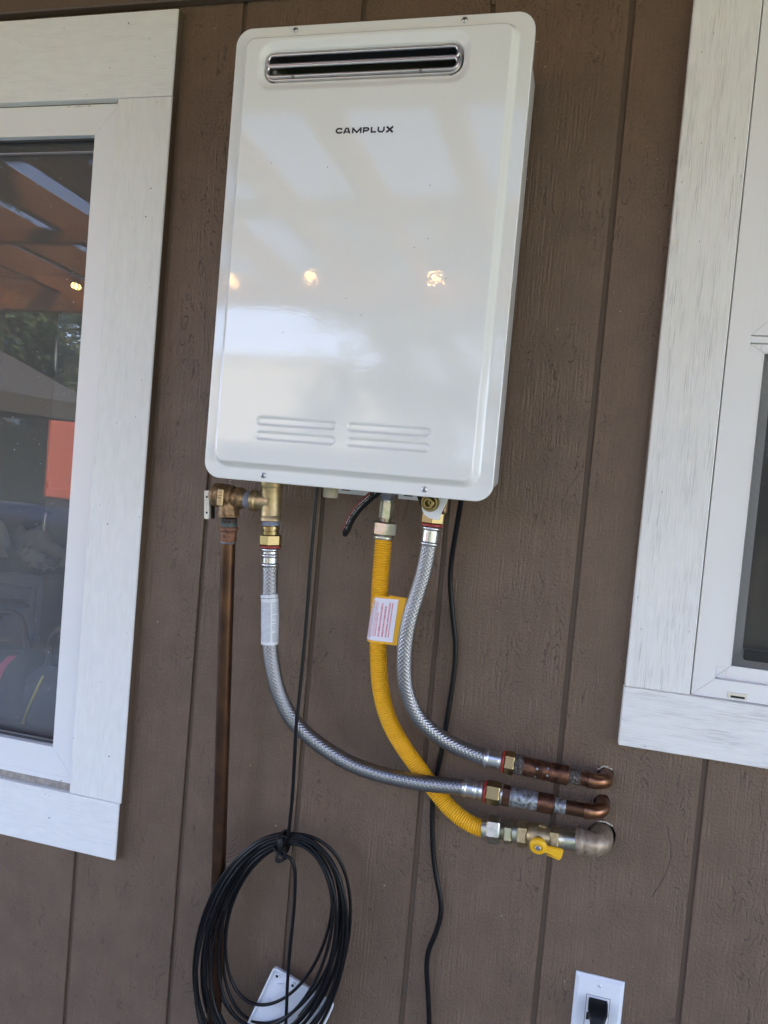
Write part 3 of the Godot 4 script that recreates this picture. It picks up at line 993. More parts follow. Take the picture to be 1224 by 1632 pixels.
	# screws through the rim
	for p: Vector2 in [Vector2(0.1557, 2.0645), Vector2(0.3959, 2.0640), Vector2(0.1608, 1.4383), Vector2(0.3978, 1.4388)]:
		mb = MB.new()
		mb.lathe([Vector2(0.0044, -0.0006), Vector2(0.0044, 0.0004), Vector2(0.0036, 0.0010), Vector2(0.0032, 0.0011), Vector2(0.0030, 0.0022), Vector2(0.0022, 0.0029), Vector2(0.0012, 0.0031), Vector2(0.0010, 0.0020), Vector2(0, 0.0018)], 18, along(Vector3(p.x, p.y, ZF), Vector3(p.x, p.y, 1)))
		var s := obj(mb, "screw", M.screw_steel, h)
		mb = MB.new()
		for a in 2:
			mb.box(Vector3.ZERO, Vector3(0.0034, 0.0008, 0.0003), 0.0, Transform3D(Basis(Vector3(0, 0, 1), a * PI / 2 + p.x * 9.0), Vector3(p.x, p.y, ZF + 0.0030 + a * 0.0001)))
		obj(mb, "cross_slot", M.hole_shade_black, s)
	# lettering
	mb = MB.new()
	var zt := ZF + 0.0160 + 0.00025
	var W := 0.0023
	var X := func(px: float) -> float: return 0.2334 + (px - 140.0) * 0.0000945
	var y0 := 1.91265 + W * 0.5
	var y1 := 1.9205 - W * 0.5
	var e := W * 0.5
	var k := 0.0020
	var a: float = X.call(140) + e
	var b: float = X.call(246) - e
	stroke(mb, [Vector2(b, y1 - 0.0018), Vector2(b, y1 - k * 0.5), Vector2(b - k * 0.6, y1), Vector2(a + k, y1), Vector2(a, y1 - k), Vector2(a, y0 + k), Vector2(a + k, y0), Vector2(b - k * 0.6, y0), Vector2(b, y0 + k * 0.5), Vector2(b, y0 + 0.0018)], W, zt, zt)
	a = X.call(255); b = X.call(370)
	var t := 1.9205
	var g := 1.91265
	stroke(mb, [Vector2(a + e, g), Vector2((a + b) / 2 - 0.0009, t), ], W * 1.08, zt, zt)
	stroke(mb, [Vector2(b - e, g), Vector2((a + b) / 2 + 0.0009, t)], W * 1.08, zt, zt + 0.00004)
	stroke(mb, [Vector2(a + 0.0028, g + 0.0020), Vector2(b - 0.0028, g + 0.0020)], W * 0.8, zt, zt + 0.00008)
	a = X.call(390) + e; b = X.call(535) - e
	stroke(mb, [Vector2(a, g), Vector2(a, t)], W, zt, zt)
	stroke(mb, [Vector2(b, g), Vector2(b, t)], W, zt, zt)
	stroke(mb, [Vector2(a, t - e), Vector2((a + b) / 2, g + e), Vector2(b, t - e)], W, zt, zt + 0.00004)
	a = X.call(552) + e; b = X.call(650) - e
	stroke(mb, [Vector2(a, g), Vector2(a, y1), Vector2(b - k, y1), Vector2(b, y1 - k * 0.48), Vector2(b, g + 0.0043), Vector2(b - k, g + 0.0030), Vector2(a + e, g + 0.0030)], W, zt, zt)
	a = X.call(670) + e; b = X.call(752)
	stroke(mb, [Vector2(a, t), Vector2(a, y0), Vector2(b, y0)], W, zt, zt)
	a = X.call(770) + e; b = X.call(878) - e
	stroke(mb, [Vector2(a, t), Vector2(a, y0 + k), Vector2(a + k, y0), Vector2(b - k, y0), Vector2(b, y0 + k), Vector2(b, t)], W, zt, zt)
	a = X.call(893); b = X.call(1012)
	stroke(mb, [Vector2(a + e, g), Vector2(b - e, t)], W * 1.15, zt, zt)
	stroke(mb, [Vector2(a + e, t), Vector2(b - e, g)], W * 1.15, zt, zt + 0.00004)
	obj(mb, "brand_lettering", M.black_print, h)
	mb = MB.new()
	for p: Vector2 in [Vector2(0.142, 1.875), Vector2(0.372, 1.842), Vector2(0.376, 1.772), Vector2(0.358, 1.760), Vector2(0.268, 1.690), Vector2(0.292, 1.668), Vector2(0.226, 1.868), Vector2(0.405, 1.720), Vector2(0.180, 1.640)]:
		mb.lathe([Vector2(0.0007, 0.0), Vector2(0.0005, 0.0003), Vector2(0, 0.0004)], 7, along(Vector3(p.x, p.y, zt - 0.00025), Vector3(p.x, p.y, 1)))
	obj(mb, "dirt_specks", M.flux_black, h)
	# under the case
	for q in [[0.2265, 0.2900], [0.3285, 0.3670]]:
		mb = MB.new()
		mb.box(Vector3((q[0] + q[1]) / 2, 1.437, 0.0062), Vector3(q[1] - q[0], 0.036, 0.0022), 0.0006)
		var br := obj(mb, "mounting_bracket", M.white_plastic, h)
		mb = MB.new()
		mb.box(Vector3(q[0] + 0.016, 1.4262, 0.0076), Vector3(0.014, 0.0042, 0.0006))
		obj(mb, "bracket_slot", M.hole_shade_black, br)
	mb = MB.new()
	cyl(mb, 0.0108, 0.0, 0.040, along(Vector3(0.2417, 1.4130, 0.080), Vector3(0.2417, 2, 0.080)), 0.001)
	for i in 18:
		var th := TAU * i / 18
		mb.box(Vector3(0.2417 + 0.0107 * cos(th), 1.4225, 0.080 + 0.0107 * sin(th)), Vector3(0.0012, 0.0165, 0.0012), 0.0003)
	obj(mb, "drain_plug", M.beige_plastic, h)
	mb = MB.new()
	var ax := along(Vector3(0.3274, 1.4140, 0.070), Vector3(0.3279, 1.46, 0.070))
	cyl(mb, 0.0098, 0.0, 0.003, ax)
	thread(mb, 0.0112, 0.003, 0.036, 0.0026, ax)
	obj(mb, "gas_inlet", M.stainless, h)
	mb = MB.new()
	cyl(mb, 0.0135, 0.0, 0.034, along(Vector3(0.4035, 1.4135, 0.085), Vector3(0.4035, 1.5, 0.085)))
	obj(mb, "hot_outlet", M.aged_bronze, h)
	mb = MB.new()
	cyl(mb, 0.0140, 0.0, 0.022, along(Vector3(0.1477, 1.4295, 0.085), Vector3(0.1473, 1.5, 0.085)))
	obj(mb, "cold_inlet", M.cast_brass, h)


# ------------------------------------------------------------------ plumbing
func braid(s: float, th: float) -> float:
	var u := 12.0 * th / TAU + s / 0.0060
	var w := 12.0 * th / TAU - s / 0.0060
	var fu := u - floorf(u)
	var fw := w - floorf(w)
	var over := posmod(int(floorf(u)) + int(floorf(w)), 2) == 0
	var pa := sqrt(maxf(sin(PI * fu), 0.0)) * (0.92 + 0.08 * cos(TAU * 4.0 * fu))
	var pb := sqrt(maxf(sin(PI * fw), 0.0)) * (0.92 + 0.08 * cos(TAU * 4.0 * fw))
	var ha := pa * (0.45 + (0.55 if over else -0.10) * sin(PI * fw))
	var hb := pb * (0.45 + (-0.10 if over else 0.55) * sin(PI * fu))
	return 0.0111 + 0.00095 * maxf(ha, hb)

func ferrule(parent: Node, xf: Transform3D, l: float, rings: Array) -> void:
	var mb := MB.new()
	var prof := [Vector2(0, 0), Vector2(0.0118, 0)]
	for q in rings:                                 # raised beads at these heights
		prof.append(Vector2(0.0121, q - 0.0030))
		prof.append(Vector2(0.0136, q - 0.0016))
		prof.append(Vector2(0.0140, q))
		prof.append(Vector2(0.0136, q + 0.0016))
		prof.append(Vector2(0.0121, q + 0.0030))
	prof.append(Vector2(0.0120, l))
	prof.append(Vector2(0, l))
	mb.lathe(prof, 32, xf)
	obj(mb, "ferrule", M.stainless, parent)

func hose_end(parent: Node, xf: Transform3D, w0: float, w1: float, h1: float, r: float) -> void:
	var mb := MB.new()
	cyl(mb, 0.0158, w0, w1, xf, 0.0004)
	obj(mb, "sealing_washer", M.red_washer, parent)
	mb = MB.new()
	hexnut(mb, r, w1, h1, xf, 0.35)
	obj(mb, "hex_nut", M.bright_brass, parent)

func build_hoses() -> void:
	# cold: from the tee to the lower copper stub
	var cold := thing("braided_hose", Vector3(0.156, 1.30, 0.085), "steel braided water hose with white printed sleeve, below the brass tee", "hose", "braided water hoses")
	var path := [Vector3(0.1566, 1.3030, 0.085), Vector3(0.1588, 1.2740, 0.085), Vector3(0.1620, 1.2356, 0.085), Vector3(0.1652, 1.1973, 0.085), Vector3(0.1697, 1.1639, 0.085), Vector3(0.1787, 1.1311, 0.085), Vector3(0.1888, 1.1052, 0.084), Vector3(0.2037, 1.0800, 0.082), Vector3(0.2225, 1.0600, 0.080), Vector3(0.2501, 1.0405, 0.076), Vector3(0.2803, 1.0240, 0.071), Vector3(0.3061, 1.0133, 0.067), Vector3(0.3405, 1.0053, 0.063), Vector3(0.3705, 1.0016, 0.060), Vector3(0.4124, 0.9998, 0.056), Vector3(0.4450, 1.0000, 0.051), Vector3(0.4780, 1.0008, 0.0465)]
	var mb := MB.new()
	mb.tube(smooth(path, 0.00068), braid, 96, true)
	obj(mb, "braid", M.steel_braid, cold)
	var top := along(Vector3(0.1547, 1.3292, 0.085), Vector3(0.1566, 1.3000, 0.085))
	ferrule(cold, top, 0.0310, [0.0035, 0.0125, 0.0265])
	hose_end(cold, along(Vector3(0.1547, 1.3287, 0.085), Vector3(0.1536, 1.3490, 0.085)), 0.0, 0.0034, 0.0200, 0.0170)
	var endx := along(Vector3(0.5075, 1.0006, 0.046), Vector3(0.4756, 1.0008, 0.0465))
	ferrule(cold, endx, 0.0330, [0.0040, 0.0140, 0.0290])
	hose_end(cold, along(Vector3(0.5073, 1.0006, 0.046), Vector3(0.5400, 1.0000, 0.046)), 0.0, 0.0030, 0.0236, 0.0172)
	mb = MB.new()
	var sl := smooth([Vector3(0.1593, 1.2578, 0.0852), Vector3(0.1620, 1.2356, 0.0852), Vector3(0.1652, 1.1973, 0.0852), Vector3(0.1663, 1.1820, 0.0852)], 0.004)
	mb.tube(sl, func(s: float, th: float) -> float: return 0.01325 + 0.0004 * sin(th * 2.0 + s * 60.0) + 0.0009 * maxf(0.0, cos(th - 0.4)) * (1.0 if absf(s - 0.038) > 0.03 else 0.3), 48, false)
	obj(mb, "printed_sleeve", M.label_paper, cold)
	# hot: from the isolating valve to the upper copper stub
	var hot := thing("braided_hose", Vector3(0.40, 1.36, 0.085), "plain steel braided water hose crossing in front of the yellow tag", "hose", "braided water hoses")
	path = [Vector3(0.3990, 1.3600, 0.085), Vector3(0.3974, 1.3398, 0.085), Vector3(0.3937, 1.3128, 0.085), Vector3(0.3880, 1.2845, 0.086), Vector3(0.3819, 1.2542, 0.088), Vector3(0.3781, 1.2222, 0.088), Vector3(0.3776, 1.1887, 0.087), Vector3(0.3812, 1.1543, 0.084), Vector3(0.3878, 1.1312, 0.080), Vector3(0.3987, 1.1094, 0.076), Vector3(0.4146, 1.0918, 0.071), Vector3(0.4369, 1.0756, 0.064), Vector3(0.4621, 1.0632, 0.056), Vector3(0.4900, 1.0540, 0.049), Vector3(0.5060, 1.0509, 0.0465)]
	mb = MB.new()
	mb.tube(smooth(path, 0.00068), braid, 96, true)
	obj(mb, "braid", M.steel_braid, hot)
	top = along(Vector3(0.4006, 1.3866, 0.085), Vector3(0.3990, 1.3570, 0.085))
	ferrule(hot, top, 0.0300, [0.0035, 0.0258])
	hose_end(hot, along(Vector3(0.4006, 1.3862, 0.085), Vector3(0.4012, 1.4100, 0.085)), 0.0, 0.0036, 0.0240, 0.0172)
	endx = along(Vector3(0.5296, 1.0497, 0.046), Vector3(0.5029, 1.0509, 0.0467))
	ferrule(hot, endx, 0.0270, [0.0035, 0.0235])
	hose_end(hot, along(Vector3(0.5296, 1.0497, 0.046), Vector3(0.5570, 1.0484, 0.046)), 0.0, 0.0030, 0.0180, 0.0168)
	# yellow gas connector
	var gas := thing("gas_hose", Vector3(0.3265, 1.36, 0.07), "yellow corrugated flexible gas hose hanging under the heater", "hose")
	path = [Vector3(0.3268, 1.3600, 0.070), Vector3(0.3270, 1.3299, 0.070), Vector3(0.3272, 1.3063, 0.070), Vector3(0.3282, 1.2734, 0.070), Vector3(0.3303, 1.2358, 0.070), Vector3(0.3327, 1.2020, 0.070), Vector3(0.3352, 1.1755, 0.069), Vector3(0.3401, 1.1391, 0.065), Vector3(0.3488, 1.1032, 0.058), Vector3(0.3618, 1.0721, 0.050), Vector3(0.3820, 1.0395, 0.040), Vector3(0.4020, 1.0142, 0.033), Vector3(0.4190, 0.9940, 0.029), Vector3(0.4366, 0.9757, 0.028), Vector3(0.4538, 0.9612, 0.030), Vector3(0.4717, 0.9512, 0.034), Vector3(0.4929, 0.9439, 0.038), Vector3(0.5110, 0.9421, 0.040)]
	mb = MB.new()
	mb.tube(smooth(path, 0.00034), func(s: float, _t: float) -> float: return 0.0100 + 0.0031 * pow(absf(sin(PI * s / 0.0036)), 0.6), 32, true)
	obj(mb, "corrugated_tube", M.yellow_coating, gas)
	var a := along(Vector3(0.3266, 1.3585, 0.070), Vector3(0.3279, 1.4172, 0.070))
	mb = MB.new()
	mb.lathe([Vector2(0, 0), Vector2(0.0148, 0), Vector2(0.0155, 0.001), Vector2(0.0155, 0.0045), Vector2(0.0140, 0.0065), Vector2(0, 0.0066)], 32, a)
	hexnut(mb, 0.0184, 0.0062, 0.0262, a, 0.15)
	obj(mb, "flare_nut", M.zinc_plate, gas)
	mb = MB.new()
	thread(mb, 0.0082, 0.0262, 0.0312, 0.0013, a)
	hexnut(mb, 0.0105, 0.0308, 0.0565, a, -0.25)
	obj(mb, "adapter", M.zinc_plate, gas)
	a = along(Vector3(0.5090, 0.9421, 0.040), Vector3(0.5620, 0.9458, 0.0415))
	mb = MB.new()
	cyl(mb, 0.0150, 0.0, 0.0080, a)
	hexnut(mb, 0.0200, 0.0078, 0.0272, a, 0.42)
	obj(mb, "flare_nut", M.zinc_plate, gas)
	mb = MB.new()
	thread(mb, 0.0122, 0.0270, 0.0332, 0.0015, a)
	hexnut(mb, 0.0176, 0.0330, 0.0448, a, 0.18)
	cyl(mb, 0.0135, 0.0446, 0.0530, a)
	obj(mb, "adapter", M.zinc_plate, gas)
	# tag wrapped round the gas hose
	var t := thing("warning_tag", Vector3(0.33, 1.21, 0.085), "white and yellow warning tag wrapped round the gas hose", "tag")
	var band := func(r: float, y0: float, y1: float, far: float, z_back: float) -> MB:
		var q := MB.new()
		var rows := []
		for k in 6:
			var f := k / 5.0
			var y := lerpf(y0, y1, f)
			var cx := lerpf(0.3288, 0.3324, f) + 0.0008
			var row := PackedVector3Array()
			row.append(Vector3(cx + far, y + 0.0015, 0.070 + r + z_back))
			row.append(Vector3(cx + far * 0.6, y + 0.0008, 0.070 + r + z_back * 0.4))
			for j in 15:
				var th := PI / 2 + PI * 1.12 * j / 14
				row.append(Vector3(cx + r * cos(th), y, 0.070 + r * sin(th)))
			rows.append(row)
		q.grid(rows, false, 1.0)
		return q
	obj(band.call(0.0142, 1.2055, 1.2760, 0.0395, 0.003), "yellow_film", M.yellow_film, t)
	var paper: MB = band.call(0.0147, 1.2090, 1.2728, 0.0285, 0.0022)
	obj(paper, "printed_panel", M.tag_paper, t)
	mb = MB.new()
	mb.slab(PackedVector2Array([Vector2(0.346, 1.2780), Vector2(0.3770, 1.2770), Vector2(0.3770, 1.2410), Vector2(0.3600, 1.2100), Vector2(0.346, 1.2085)]), 0.0795, 0.0800)
	obj(mb, "rear_flap", M.yellow_film, t)

func build_fittings() -> void:
	# brass tee on the cold inlet
	var tee := thing("brass_tee", Vector3(0.1515, 1.365, 0.085), "clean sand-cast brass tee below the lower left of the heater", "pipe fitting")
	var a := along(Vector3(0.1518, 1.3690, 0.085), Vector3(0.1478, 1.4300, 0.085))
	var mb := MB.new()
	mb.lathe([Vector2(0, 0), Vector2(0.0155, 0), Vector2(0.0163, 0.0008), Vector2(0.0163, 0.0066), Vector2(0.0156, 0.0074), Vector2(0.0153, 0.0090), Vector2(0.0151, 0.05), Vector2(0.0155, 0.0512), Vector2(0.0161, 0.0522), Vector2(0.0161, 0.0600), Vector2(0, 0.0605)], 36, a)
	obj(mb, "run", M.cast_brass, tee)
	mb = MB.new()
	var b := along(Vector3(0.1500, 1.3985, 0.0853), Vector3(0.1180, 1.3978, 0.0853))
	mb.lathe([Vector2(0.0165, -0.001), Vector2(0.0150, 0.006), Vector2(0.0142, 0.012), Vector2(0.0138, 0.0228), Vector2(0.0160, 0.0242), Vector2(0.0165, 0.0252), Vector2(0.0165, 0.0308), Vector2(0.0156, 0.0316), Vector2(0, 0.0316)], 36, b)
	obj(mb, "branch", M.cast_brass, tee)
	mb = MB.new()
	thread(mb, 0.0138, -0.0068, 0.0004, 0.0016, a)
	obj(mb, "thread_tape", M.thread_tape, tee)
	mb = MB.new()
	mb.lathe([Vector2(0.0122, -0.0212), Vector2(0.0125, -0.0150), Vector2(0.0112, -0.0145), Vector2(0.0112, -0.0130), Vector2(0.0130, -0.0125), Vector2(0.0130, -0.0082), Vector2(0.0105, -0.0074), Vector2(0.0105, -0.005)], 32, a)
	obj(mb, "nipple", M.bright_brass, tee)
	# pressure relief valve hanging on the tee
	var rv := thing("relief_valve", Vector3(0.0825, 1.355, 0.085), "tarnished bronze pressure relief valve with ivory test lever", "valve")
	var c := along(Vector3(0.0530, 1.4015, 0.085), Vector3(0.1190, 1.3978, 0.0853))
	mb = MB.new()
	mb.lathe([Vector2(0, 0), Vector2(0.0120, 0), Vector2(0.0165, 0.001), Vector2(0.0182, 0.003), Vector2(0.0186, 0.006), Vector2(0.0186, 0.0245), Vector2(0.0170, 0.0262), Vector2(0.0170, 0.0285), Vector2(0.0182, 0.0300), Vector2(0.0182, 0.0325), Vector2(0.0150, 0.0345), Vector2(0.0150, 0.0355), Vector2(0.0165, 0.0395), Vector2(0.0172, 0.0440), Vector2(0.0166, 0.0490), Vector2(0.0140, 0.0535), Vector2(0.0128, 0.0550), Vector2(0, 0.0551)], 36, c)
	obj(mb, "bonnet", M.aged_bronze, rv)
	mb = MB.new()
	var d := along(Vector3(0.0822, 1.3678, 0.085), Vector3(0.0795, 1.4000, 0.085))
	mb.lathe([Vector2(0, 0), Vector2(0.0158, 0), Vector2(0.0166, 0.0010), Vector2(0.0166, 0.0036), Vector2(0.0160, 0.0046), Vector2(0.0152, 0.0200), Vector2(0.0150, 0.03)], 10, d, true)
	obj(mb, "outlet_socket", M.aged_bronze, rv)
	mb = MB.new()
	mb.box(Vector3(0.0738, 1.3985, 0.1030), Vector3(0.0098, 0.0262, 0.0040), 0.0012, Transform3D.IDENTITY)
	var badge := obj(mb, "cast_badge", M.cast_brass, rv)
	mb = MB.new()
	for q in [[1.4060, 0.0050], [1.4015, 0.0038], [1.3975, 0.0052], [1.3930, 0.0034]]:
		mb.box(Vector3(0.0738, q[0], 0.1050), Vector3(q[1], 0.0012, 0.0009), 0.0003)
	obj(mb, "cast_marks", M.aged_bronze, badge)
	mb = MB.new()
	cyl(mb, 0.0105, -0.0036, 0.0004, c)
	obj(mb, "stem_ring", M.red_washer, rv)
	mb = MB.new()
	thread(mb, 0.0128, 0.0545, 0.0668, 0.0017, c)
	obj(mb, "thread_tape", M.thread_tape, rv)
	mb = MB.new()
	var lev := Transform3D(Basis(Vector3(0, 0, 1), 0.075), Vector3(0.0452, 1.3842, 0.0885))
	mb.slab(PackedVector2Array([Vector2(-0.0042, 0.0215), Vector2(-0.0030, 0.0222), Vector2(0.0036, 0.0222), Vector2(0.0046, 0.0210), Vector2(0.0046, 0.0060), Vector2(0.0038, 0.0020), Vector2(0.0040, -0.0195), Vector2(0.0026, -0.0218), Vector2(-0.0028, -0.0218), Vector2(-0.0040, -0.0200)]), -0.0045, 0.0016, lev)
	var lever := obj(mb, "test_lever", M.ivory_plastic, rv)
	for y in [0.0124, -0.0120]:
		mb = MB.new()
		cyl(mb, 0.0018, 0.0, 0.0003, along(lev * Vector3(0.0004, y, 0.0016), lev * Vector3(0.0004, y, 1)), 0.0001, 14)
		obj(mb, "lever_hole", M.hole_shade_black, lever)
	mb = MB.new()
	for y in [0.0070, 0.0030, 0.0, -0.0030, -0.0065]:
		mb.box(Vector3(0.0002, y, 0.00172), Vector3(0.0024, 0.0009, 0.0002), 0.0, lev)
	obj(mb, "faint_lettering", M.beige_plastic, lever)
	mb = MB.new()
	mb.box(Vector3(0.0060, -0.0015, -0.0080), Vector3(0.0022, 0.040, 0.010), 0.0005, lev)
	obj(mb, "lever_web", M.black_rubber, lever)
	# discharge pipe
	var dp := thing("drain_pipe", Vector3(0.1200, 0.05, 0.0206), "long dark copper discharge pipe down the wall behind the cable coil", "pipe")
	var p0 := Vector3(0.0824, 1.3672, 0.085)
	var p1 := Vector3(0.1200, 0.05, 0.0206)
	var e := along(p0, p1)
	mb = MB.new()
	thread(mb, 0.0130, 0.0, 0.0075, 0.0016, e)
	obj(mb, "thread", M.flux_black, dp)
	mb = MB.new()
	cyl(mb, 0.0128, 0.0070, 0.0135, e)
	obj(mb, "verdigris_band", M.verdigris, dp)
	mb = MB.new()
	mb.lathe([Vector2(0, 0.0130), Vector2(0.0138, 0.0132), Vector2(0.0147, 0.0150), Vector2(0.0146, 0.0185), Vector2(0.0132, 0.0205), Vector2(0.0126, 0.0215), Vector2(0.0126, 0.0362), Vector2(0.0120, 0.0372), Vector2(0, 0.0373)], 9, e, true)
	obj(mb, "adapter", M.crusted_copper, dp)
	mb = MB.new()
	mb.lathe([Vector2(0.0122, 0.0366), Vector2(0.0127, 0.0376), Vector2(0.0122, 0.0390), Vector2(0.0112, 0.0398)], 28, e)
	obj(mb, "solder_ring", M.solder, dp)
	mb = MB.new()
	mb.lathe([Vector2(0.0112, 0.037), Vector2(0.0112, 1.315), Vector2(0.0102, 1.317), Vector2(0.0100, 1.2)], 36, e)
	obj(mb, "tube", M.dark_copper, dp)
	# isolating valve with its white tag
	var iv := thing("isolation_valve", Vector3(0.4012, 1.405, 0.085), "round brass service port under the right end of the heater", "valve")
	mb = MB.new()
	var f := along(Vector3(0.4025, 1.4225, 0.090), Vector3(0.3985, 1.4190, 0.1200))
	mb.lathe([Vector2(0, 0), Vector2(0.0112, 0.0), Vector2(0.0112, 0.016), Vector2(0.0126, 0.0170), Vector2(0.0130, 0.0215), Vector2(0.0122, 0.0235), Vector2(0.0098, 0.0236), Vector2(0.0094, 0.0205), Vector2(0.0082, 0.0205), Vector2(0.0080, 0.0272), Vector2(0.0072, 0.0280), Vector2(0.0050, 0.0280), Vector2(0.0044, 0.0250), Vector2(0.0042, 0.0200), Vector2(0.0016, 0.0200), Vector2(0.0014, 0.0242), Vector2(0, 0.0246)], 32, f)
	obj(mb, "service_port", M.bright_brass, iv)
	mb = MB.new()
	cyl(mb, 0.0150, 0.0, 0.016, along(Vector3(0.4012, 1.4082, 0.085), Vector3(0.4030, 1.5, 0.085)))
	mb.box(Vector3(0.4150, 1.4160, 0.088), Vector3(0.012, 0.022, 0.016), 0.003)
	obj(mb, "valve_body", M.aged_bronze, iv)
	var wt := thing("plastic_hood", Vector3(0.4, 1.40, 0.1), "small white plastic flap under the round brass port", "tag")
	mb = MB.new()
	var hood := [Vector2(0.3862, 1.4160), Vector2(0.3880, 1.4085), Vector2(0.3925, 1.4020), Vector2(0.3985, 1.3985), Vector2(0.4060, 1.3970), Vector2(0.4138, 1.3968), Vector2(0.4165, 1.4085), Vector2(0.4215, 1.4215), Vector2(0.4245, 1.4290), Vector2(0.3900, 1.4290)]
	mb.slab(PackedVector2Array(hood), 0.1008, 0.1026)
	obj(mb, "flap", M.white_plastic, wt)
	mb = MB.new()
	mb.slab(PackedVector2Array([Vector2(0.3775, 1.4300), Vector2(0.3845, 1.4165), Vector2(0.3862, 1.4120), Vector2(0.3878, 1.4140), Vector2(0.3910, 1.4300)]), 0.0985, 0.1040)
	obj(mb, "flap_grip", M.black_rubber, wt)
	# short rubber tube
	var rt := thing("rubber_tube", Vector3(0.2680, 1.356, 0.078), "short black and red rubber tube hanging free under the heater", "tube")
	var path := smooth([Vector3(0.3290, 1.4385, 0.090), Vector3(0.3165, 1.4285, 0.090), Vector3(0.3018, 1.4150, 0.088), Vector3(0.2878, 1.3997, 0.085), Vector3(0.2756, 1.3796, 0.081), Vector3(0.2684, 1.3580, 0.078)], 0.002)
	mb = MB.new()
	var tip: float = (path.size() - 1) * 0.002
	mb.tube(path, func(s: float, th: float) -> float: return 0.0060 * (1.0 if s < tip - 0.008 else lerpf(1.0, 0.45, (s - tip + 0.008) / 0.009)), 20)
	var tb := obj(mb, "tube_wall", M.black_rubber, rt)
	mb = MB.new()
	var up := []
	for i in path.size():
		var tn: Vector3 = (path[mini(i + 1, path.size() - 1)] - path[maxi(i - 1, 0)]).normalized()
		var nn := Vector3(tn.y, -tn.x, 0.0).normalized()
		if nn.y < 0:
			nn = -nn
		up.append(path[i] + nn * 0.0036 + Vector3(0, 0, 0.0022))
	mb.tube(up.slice(2, up.size() - 4), 0.0032, 12)
	obj(mb, "red_stripe", M.red_rubber, tb)
	mb = MB.new()
	for i in range(6, path.size() - 6):
		for q in [[-0.0012, 0.0008], [0.0016, 0.0007]]:
			if rng.randf() < 0.7:
				var tn: Vector3 = (path[i + 1] - path[i - 1]).normalized()
				var nn := Vector3(-tn.y, tn.x, 0).normalized()
				var bs := Basis(tn, nn, tn.cross(nn).normalized())
				mb.box(Vector3.ZERO, Vector3(rng.randf_range(0.0006, 0.0016), q[1] * rng.randf_range(0.8, 1.8), 0.0002), 0.0, Transform3D(bs, path[i] + nn * (q[0] - 0.0010) + Vector3(0, 0, 0.00595)))
	obj(mb, "faint_print", M.pale_print, tb)
	# copper stubs out of the wall
	copper_stub("lower of two copper stub pipes, silvery solder smears along its adapter", Vector3(0.5308, 1.0001, 0.046), Vector3(0.6590, 0.9980, 0.0425), Vector3(0.6775, 0.9980, -0.012), true)
	copper_stub("upper of two copper stub pipes, blackened adapter with two dents", Vector3(0.5470, 1.0487, 0.046), Vector3(0.6600, 1.0424, 0.0415), Vector3(0.6785, 1.0400, -0.012), false)
	# gas shut-off valve and elbow
	var gv := thing("gas_valve", Vector3(0.591, 0.93, 0.042), "brass gas shut-off valve with yellow lever, below the copper stubs", "valve")
	a = along(Vector3(0.5615, 0.9456, 0.042), Vector3(0.6460, 0.9510, 0.042))
	mb = MB.new()
	hexnut(mb, 0.0192, 0.0, 0.0135, a, 0.30)
	mb.lathe([Vector2(0, 0.013), Vector2(0.0150, 0.0132), Vector2(0.0172, 0.0165), Vector2(0.0184, 0.0210), Vector2(0.0188, 0.0270), Vector2(0.0182, 0.0330), Vector2(0.0165, 0.0390), Vector2(0.0148, 0.0440), Vector2(0.0145, 0.0470), Vector2(0, 0.0471)], 36, a)
	hexnut(mb, 0.0176, 0.0462, 0.0588, a, 0.30)
	obj(mb, "valve_body", M.cast_brass, gv)
	mb = MB.new()
	mb.box(Vector3(0.5960, 0.9655, 0.0450), Vector3(0.011, 0.004, 0.008), 0.001)
	cyl(mb, 0.0065, 0.0, 0.018, along(Vector3(0.5925, 0.9490, 0.056), Vector3(0.5925, 0.9480, 0.08)))
	obj(mb, "stem", M.cast_brass, gv)
	mb = MB.new()
	var hc := Vector3(0.5926, 0.9486, 0.0715)
	var hz := along(hc, hc + Vector3(0.0, -0.02, 0.1))
	mb.lathe([Vector2(0, 0), Vector2(0.0108, 0), Vector2(0.0120, 0.0012), Vector2(0.0120, 0.0058), Vector2(0.0105, 0.0074), Vector2(0.0066, 0.0080), Vector2(0.0058, 0.0066), Vector2(0, 0.0066)], 32, hz)
	var lv := Transform3D(Basis(Vector3(0, 0, 1), -0.13), hc)
	mb.slab(PackedVector2Array([Vector2(0.0085, 0.0055), Vector2(0.0150, 0.0030), Vector2(0.0220, 0.0032), Vector2(0.0345, 0.0050), Vector2(0.0352, 0.0040), Vector2(0.0345, -0.0078), Vector2(0.0325, -0.0088), Vector2(0.0240, -0.0078), Vector2(0.0160, -0.0062), Vector2(0.0085, -0.0070)]), 0.0012, 0.0042, lv)
	for y in [0.0030, -0.0070]:
		mb.box(Vector3(0.0240, y, 0.0046), Vector3(0.0190, 0.0016, 0.0020), 0.0006, Transform3D(Basis(Vector3(0, 0, 1), -0.13 + (0.10 if y > 0 else -0.08)), hc))
	var hn := obj(mb, "handle", M.yellow_handle, gv)
	mb = MB.new()
	hexnut(mb, 0.0042, 0.0064, 0.0098, hz)
	obj(mb, "handle_screw", M.screw_steel, hn)
	var ge := thing("gas_pipe_elbow", Vector3(0.68, 0.949, 0.0), "grey brown iron gas elbow turning into the wall", "pipe")
	mb = MB.new()
	thread(mb, 0.0148, 0.0586, 0.0660, 0.0018, a)
	cyl(mb, 0.0132, 0.0655, 0.0880, a)
	obj(mb, "nipple", M.zinc_plate, ge)
	mb = MB.new()
	mb.lathe([Vector2(0, 0.0820), Vector2(0.0178, 0.0822), Vector2(0.0188, 0.0834), Vector2(0.0188, 0.0905), Vector2(0.0178, 0.0920), Vector2(0.0172, 0.0935)], 36, a)
